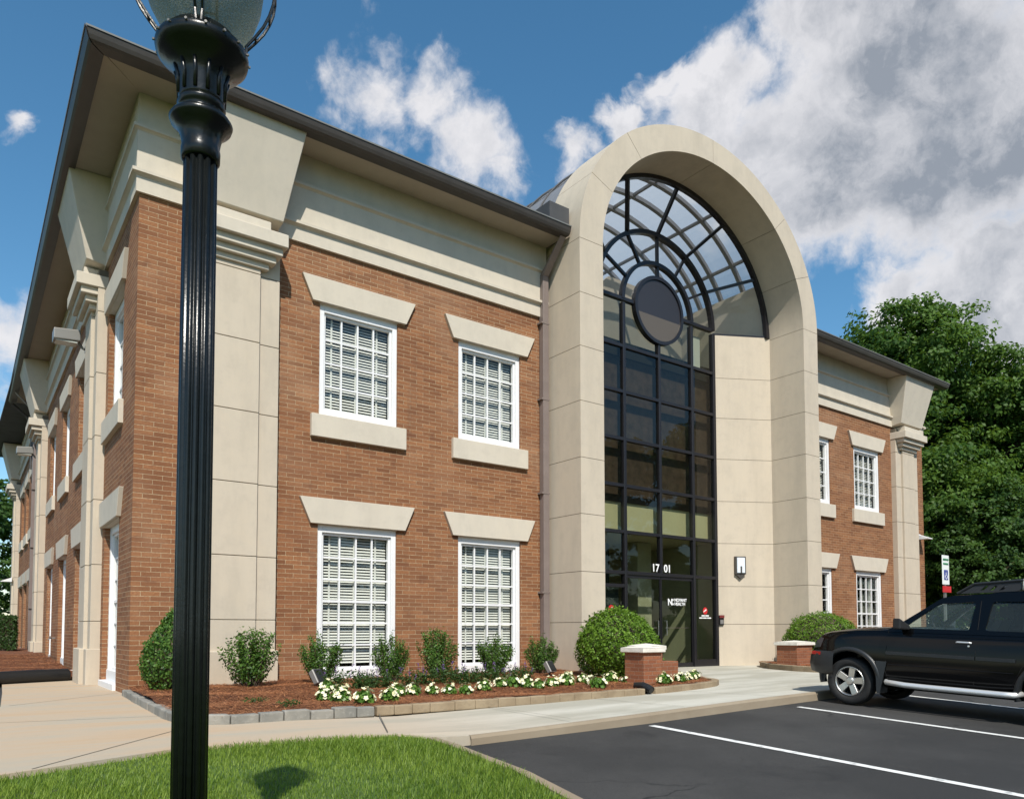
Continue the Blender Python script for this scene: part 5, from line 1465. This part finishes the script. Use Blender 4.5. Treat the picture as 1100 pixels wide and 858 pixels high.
        m = MB(); m.tube([(-2.34, s * .62, 1.995), (-3.35, s * .62, 1.985), (-3.5, s * .63, 1.93), (-3.52, s * .64, 1.86)], .026, 8); m.tube([(-2.36, s * .62, 1.98), (-2.36, s * .63, 1.86)], .03, 8); m.build('rack_rail', 'chrome_paint', rk, smooth=True)
    m = MB(); m.tube([(-1.72, -.62, 1.94), (-1.70, 0, 1.965), (-1.72, .62, 1.94)], .022, 8)
    for x in (-2.35, -2.75, -3.2): m.tube([(x, -.62, 1.975), (x, .62, 1.975)], .018, 8)
    m.build('rack_bars', 'plastic_dark', car)
    # wheels
    for ax in (0, -AX):
        for s in (1, -1):
            fy = lambda u, t, z, ax=ax, s=s: (ax + u, s * (.66 + t), WR + z)
            m = MB(fy); n = 44; prof = [(.232, .02), (.240, .19), (.290, .215), (.345, .212), (.368, .190), (WR, .150), (WR, .03), (.368, -.01), (.30, -.03)]
            vs = []; 
            for r, t in prof: vs += [(r * math.cos(2 * math.pi * k / n), t, r * math.sin(2 * math.pi * k / n)) for k in range(n)]
            m.add(vs, [(i * n + k, i * n + (k + 1) % n, (i + 1) * n + (k + 1) % n, (i + 1) * n + k) for i in range(len(prof) - 1) for k in range(n)])
            wh = m.build('wheel', 'tyre', car, smooth=True)
            m = MB(fy); vs = []
            for r, t in ((.240, .19), (.229, .202), (.214, .19), (.208, .05)): vs += [(r * math.cos(2 * math.pi * k / n), t, r * math.sin(2 * math.pi * k / n)) for k in range(n)]
            m.add(vs, [(i * n + k, i * n + (k + 1) % n, (i + 1) * n + (k + 1) % n, (i + 1) * n + k) for i in range(3) for k in range(n)])
            for q in range(5):
                a = 2 * math.pi * q / 5 + math.pi / 2 + .2; c, sn = math.cos(a), math.sin(a)
                def pt(r, w, t): return (r * c - w * sn, t, r * sn + w * c)
                m.hexa([pt(.05, -.048, .12), pt(.05, .048, .12), pt(.05, .044, .175), pt(.05, -.044, .175)], [pt(.218, -.064, .13), pt(.218, .064, .13), pt(.216, .054, .188), pt(.216, -.054, .188)])
            m.lathe  # hub built below
            hub = []; nh_ = 20
            for r, t in ((.085, .10), (.085, .165), (.060, .182), (.055, .20), (.0, .202)): hub += [(max(r, .001) * math.cos(2 * math.pi * k / nh_), t, max(r, .001) * math.sin(2 * math.pi * k / nh_)) for k in range(nh_)]
            m.add(hub, [(i * nh_ + k, i * nh_ + (k + 1) % nh_, (i + 1) * nh_ + (k + 1) % nh_, (i + 1) * nh_ + k) for i in range(4) for k in range(nh_)])
            m.build('rim', 'alloy', wh, bevel=.004)
            m = MB(fy); m.add([(.222 * math.cos(2 * math.pi * k / n), .06, .222 * math.sin(2 * math.pi * k / n)) for k in range(n)], [tuple(range(n))]); m.build('brake_disc', 'hole_black', wh)
    # cabin: seats, wheel, dash; underside
    for x, y in ((-1.62, .38), (-1.62, -.38), (-2.55, .40), (-2.55, -.40)):
        m = MB(); m.hexa([(x, y - .24, .85), (x + .16, y - .24, .85), (x + .16, y + .24, .85), (x, y + .24, .85)], [(x - .22, y - .21, 1.43), (x - .12, y - .21, 1.43), (x - .12, y + .21, 1.43), (x - .22, y + .21, 1.43)])
        m.box(x - .26, x - .15, y - .13, y + .13, 1.47, 1.64); m.tube([(x - .20, y - .06, 1.42), (x - .21, y - .06, 1.5)], .01, 6); m.tube([(x - .20, y + .06, 1.42), (x - .21, y + .06, 1.5)], .01, 6)
        m.build('seat', 'seat_cloth', car, bevel=.025, seg=2)
    m = MB(); m.tube([(-1.16 + .07 * math.cos(t), .38 + .19 * math.sin(t), 1.30 + .17 * math.cos(t)) for t in np.linspace(0, 2 * math.pi, 25)], .014, 6); m.build('steering_wheel', 'plastic_dark', car)
    m = MB(); m.box(-1.05, -.70, -.76, .76, 1.14, 1.275); m.build('dashboard', 'plastic_dark', car, bevel=.03, seg=2)
    m = MB(); m.box(-3.3, .35, -.50, .50, .30, .48); m.tube([(0, -.7, .38), (0, .7, .38)], .05, 8); m.tube([(-AX, -.7, .38), (-AX, .7, .38)], .06, 8); m.build('chassis', 'hole_black', car)
    return car
CAR_X, CAR_Y = 9.27, -7.09
ch = R(3)      # points very slightly to the left of straight at the building, nose up the slope
off = .86      # contact point seen is on the left tyre
cx = CAR_X + off * math.cos(ch) - 0; cy = CAR_Y + off * math.sin(ch)
build_car((cx, cy, lot_z(cx, cy) + .005), R(90) + ch, R(2.58), 'black off-road car with silver side steps and roof rack')

# ------------------------------------------------------------------ trees
def tree(loc, top, rad, z0, n_clump, per, mat, label, group, leaf=.30, seed=1, flat_=1.0):
    global rng
    rng = np.random.default_rng(seed)
    o = empty('tree', loc); tag(o, label, 'tree', group)
    H = top - z0; cz = z0 + H * .50
    # lobes, then leaf clumps over each lobe
    lobes = [(np.array([0, 0, cz]), rad * .80, H * .48)]
    for k in range(13):
        a = 2.4 * k + rng.uniform(-.4, .4); zz = z0 + H * (.10 + .80 * ((k * .618) % 1)); rr = rad * (1 - .72 * max(0, (zz - z0) / H - .40)) * .62
        lobes.append((np.array([rr * np.cos(a), rr * np.sin(a), zz]), rad * rng.uniform(.30, .48), rad * rng.uniform(.26, .42)))
    for k in range(5): a = 1.26 * k; lobes.append((np.array([np.cos(a) * rad * .34, np.sin(a) * rad * .34, top - rad * rng.uniform(.42, .62)]), rad * .44, rad * .40))
    Ps = []; Ns = []; Ts = []
    wt = np.array([(a * a * b) ** .55 for _, a, b in lobes]); wt /= wt.sum()
    for k in range(n_clump):
        c, rx, rz_ = lobes[rng.choice(len(lobes), p=wt)]
        d = sphere_dirs(1)[0]; f = rng.uniform(.62, 1.08)
        cc = c + d * np.array([rx, rx, rz_]) * f; cr = rng.uniform(.34, .62) * rad / 5
        dd = sphere_dirs(per); P = cc + dd * np.array([cr * 1.35, cr * 1.35, cr * .72]) * (rng.random(per) ** .5)[:, None]
        Ps.append(P); Ns.append(unit(dd * .5 + d * .5 + np.array([0, 0, .55]))); Ts.append(np.clip(rng.uniform(.1, .9) + rng.normal(0, .16, per), 0, 1))
    P = np.concatenate(Ps); N = np.concatenate(Ns); T = np.concatenate(Ts)
    k = P[:, 2] > .1
    link('crown', quads_mesh('crown', leaf_quads(P[k], N[k], leaf, leaf * .62, .55), T[k]), mat, o)
    m = MB(); m.tube([(0, 0, -.6), (.05, .02, 1.2), (-.05, .1, z0 + H * .25), (.1, 0, cz), (0, 0, top - H * .16)], [rad * .075, rad * .06, rad * .05, rad * .032, .03], 9)
    for k in range(9):
        a = 2.2 * k; zz = z0 + H * (.08 + .07 * k); m.tube([(0, 0, zz), (rad * .30 * math.cos(a), rad * .30 * math.sin(a), zz + rad * .22), (rad * .50 * math.cos(a), rad * .50 * math.sin(a), min(zz + rad * .34, top - rad * .5))], [rad * .03, rad * .02, .02], 6)
    m.build('trunk', 'bark', o); return o
tg = 'trees behind the right end of the building'
tree((35.4, 4.9, -.6), 17.6, 5.8, 1.2, 1500, 84, 'tree_leaf', 'tallest broad green tree directly behind the right end of the building', tg, .215, 5)
tree((39.6, 2.2, -.8), 15.6, 5.2, .8, 1400, 84, 'tree_leaf', 'second full green tree to the right of the tallest one', tg, .215, 6)
tree((44.5, .4, -.8), 16.2, 5.4, .8, 1150, 80, 'tree_leaf', 'dark green tree at the right edge of the photo', tg, .225, 7)
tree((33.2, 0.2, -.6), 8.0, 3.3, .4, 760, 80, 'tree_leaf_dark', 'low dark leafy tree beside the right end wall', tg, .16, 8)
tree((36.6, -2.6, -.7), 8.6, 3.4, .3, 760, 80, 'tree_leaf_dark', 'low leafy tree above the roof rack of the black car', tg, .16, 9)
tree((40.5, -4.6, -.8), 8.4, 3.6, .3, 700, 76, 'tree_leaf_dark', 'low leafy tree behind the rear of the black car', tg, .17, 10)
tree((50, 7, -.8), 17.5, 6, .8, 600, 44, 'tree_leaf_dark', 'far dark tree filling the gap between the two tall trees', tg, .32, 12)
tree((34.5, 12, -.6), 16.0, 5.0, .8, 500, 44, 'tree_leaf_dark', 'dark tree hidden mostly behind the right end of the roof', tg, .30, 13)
tg3 = 'trees across the car park'
for k, (x, y, h_) in enumerate([(11, -42, 19), (21, -41, 20), (31, -42, 19), (43, -33, 20), (53, -29, 22), (62, -25, 21), (60, -36, 23), (70, -33, 22), (0, -45, 18)]):
    tree((x, y, -1.3), h_, 6.6, 1.0, 420, 40, 'tree_leaf_dark', 'tree across the car park mirrored in the entrance glass', tg3, .50, 30 + k)
tg2 = 'trees beyond the left wall'
tree((-1.2, 47, .2), 11.5, 4.6, .6, 360, 40, 'tree_leaf_dark', 'dark green tree past the far end of the left wall', tg2, .34, 14)
tree((-8.5, 50, .2), 10.5, 4.6, .6, 260, 40, 'tree_leaf_dark', 'dark green tree farther left past the hedge', tg2, .36, 15)
tree((6, 58, .2), 11.5, 4.6, .6, 240, 40, 'tree_leaf_dark', 'far green tree behind the back of the building', tg2, .36, 16)
rng = np.random.default_rng(77)
m = MB(); m.box(-26, .0, 40.0, 40.3, -.2, 1.95); m.box(-26, .0, 39.96, 40.34, 1.95, 2.15); tag(m.build('garden_wall', 'wall_grey'), 'low grey wall under the trees beyond the left side', 'wall')
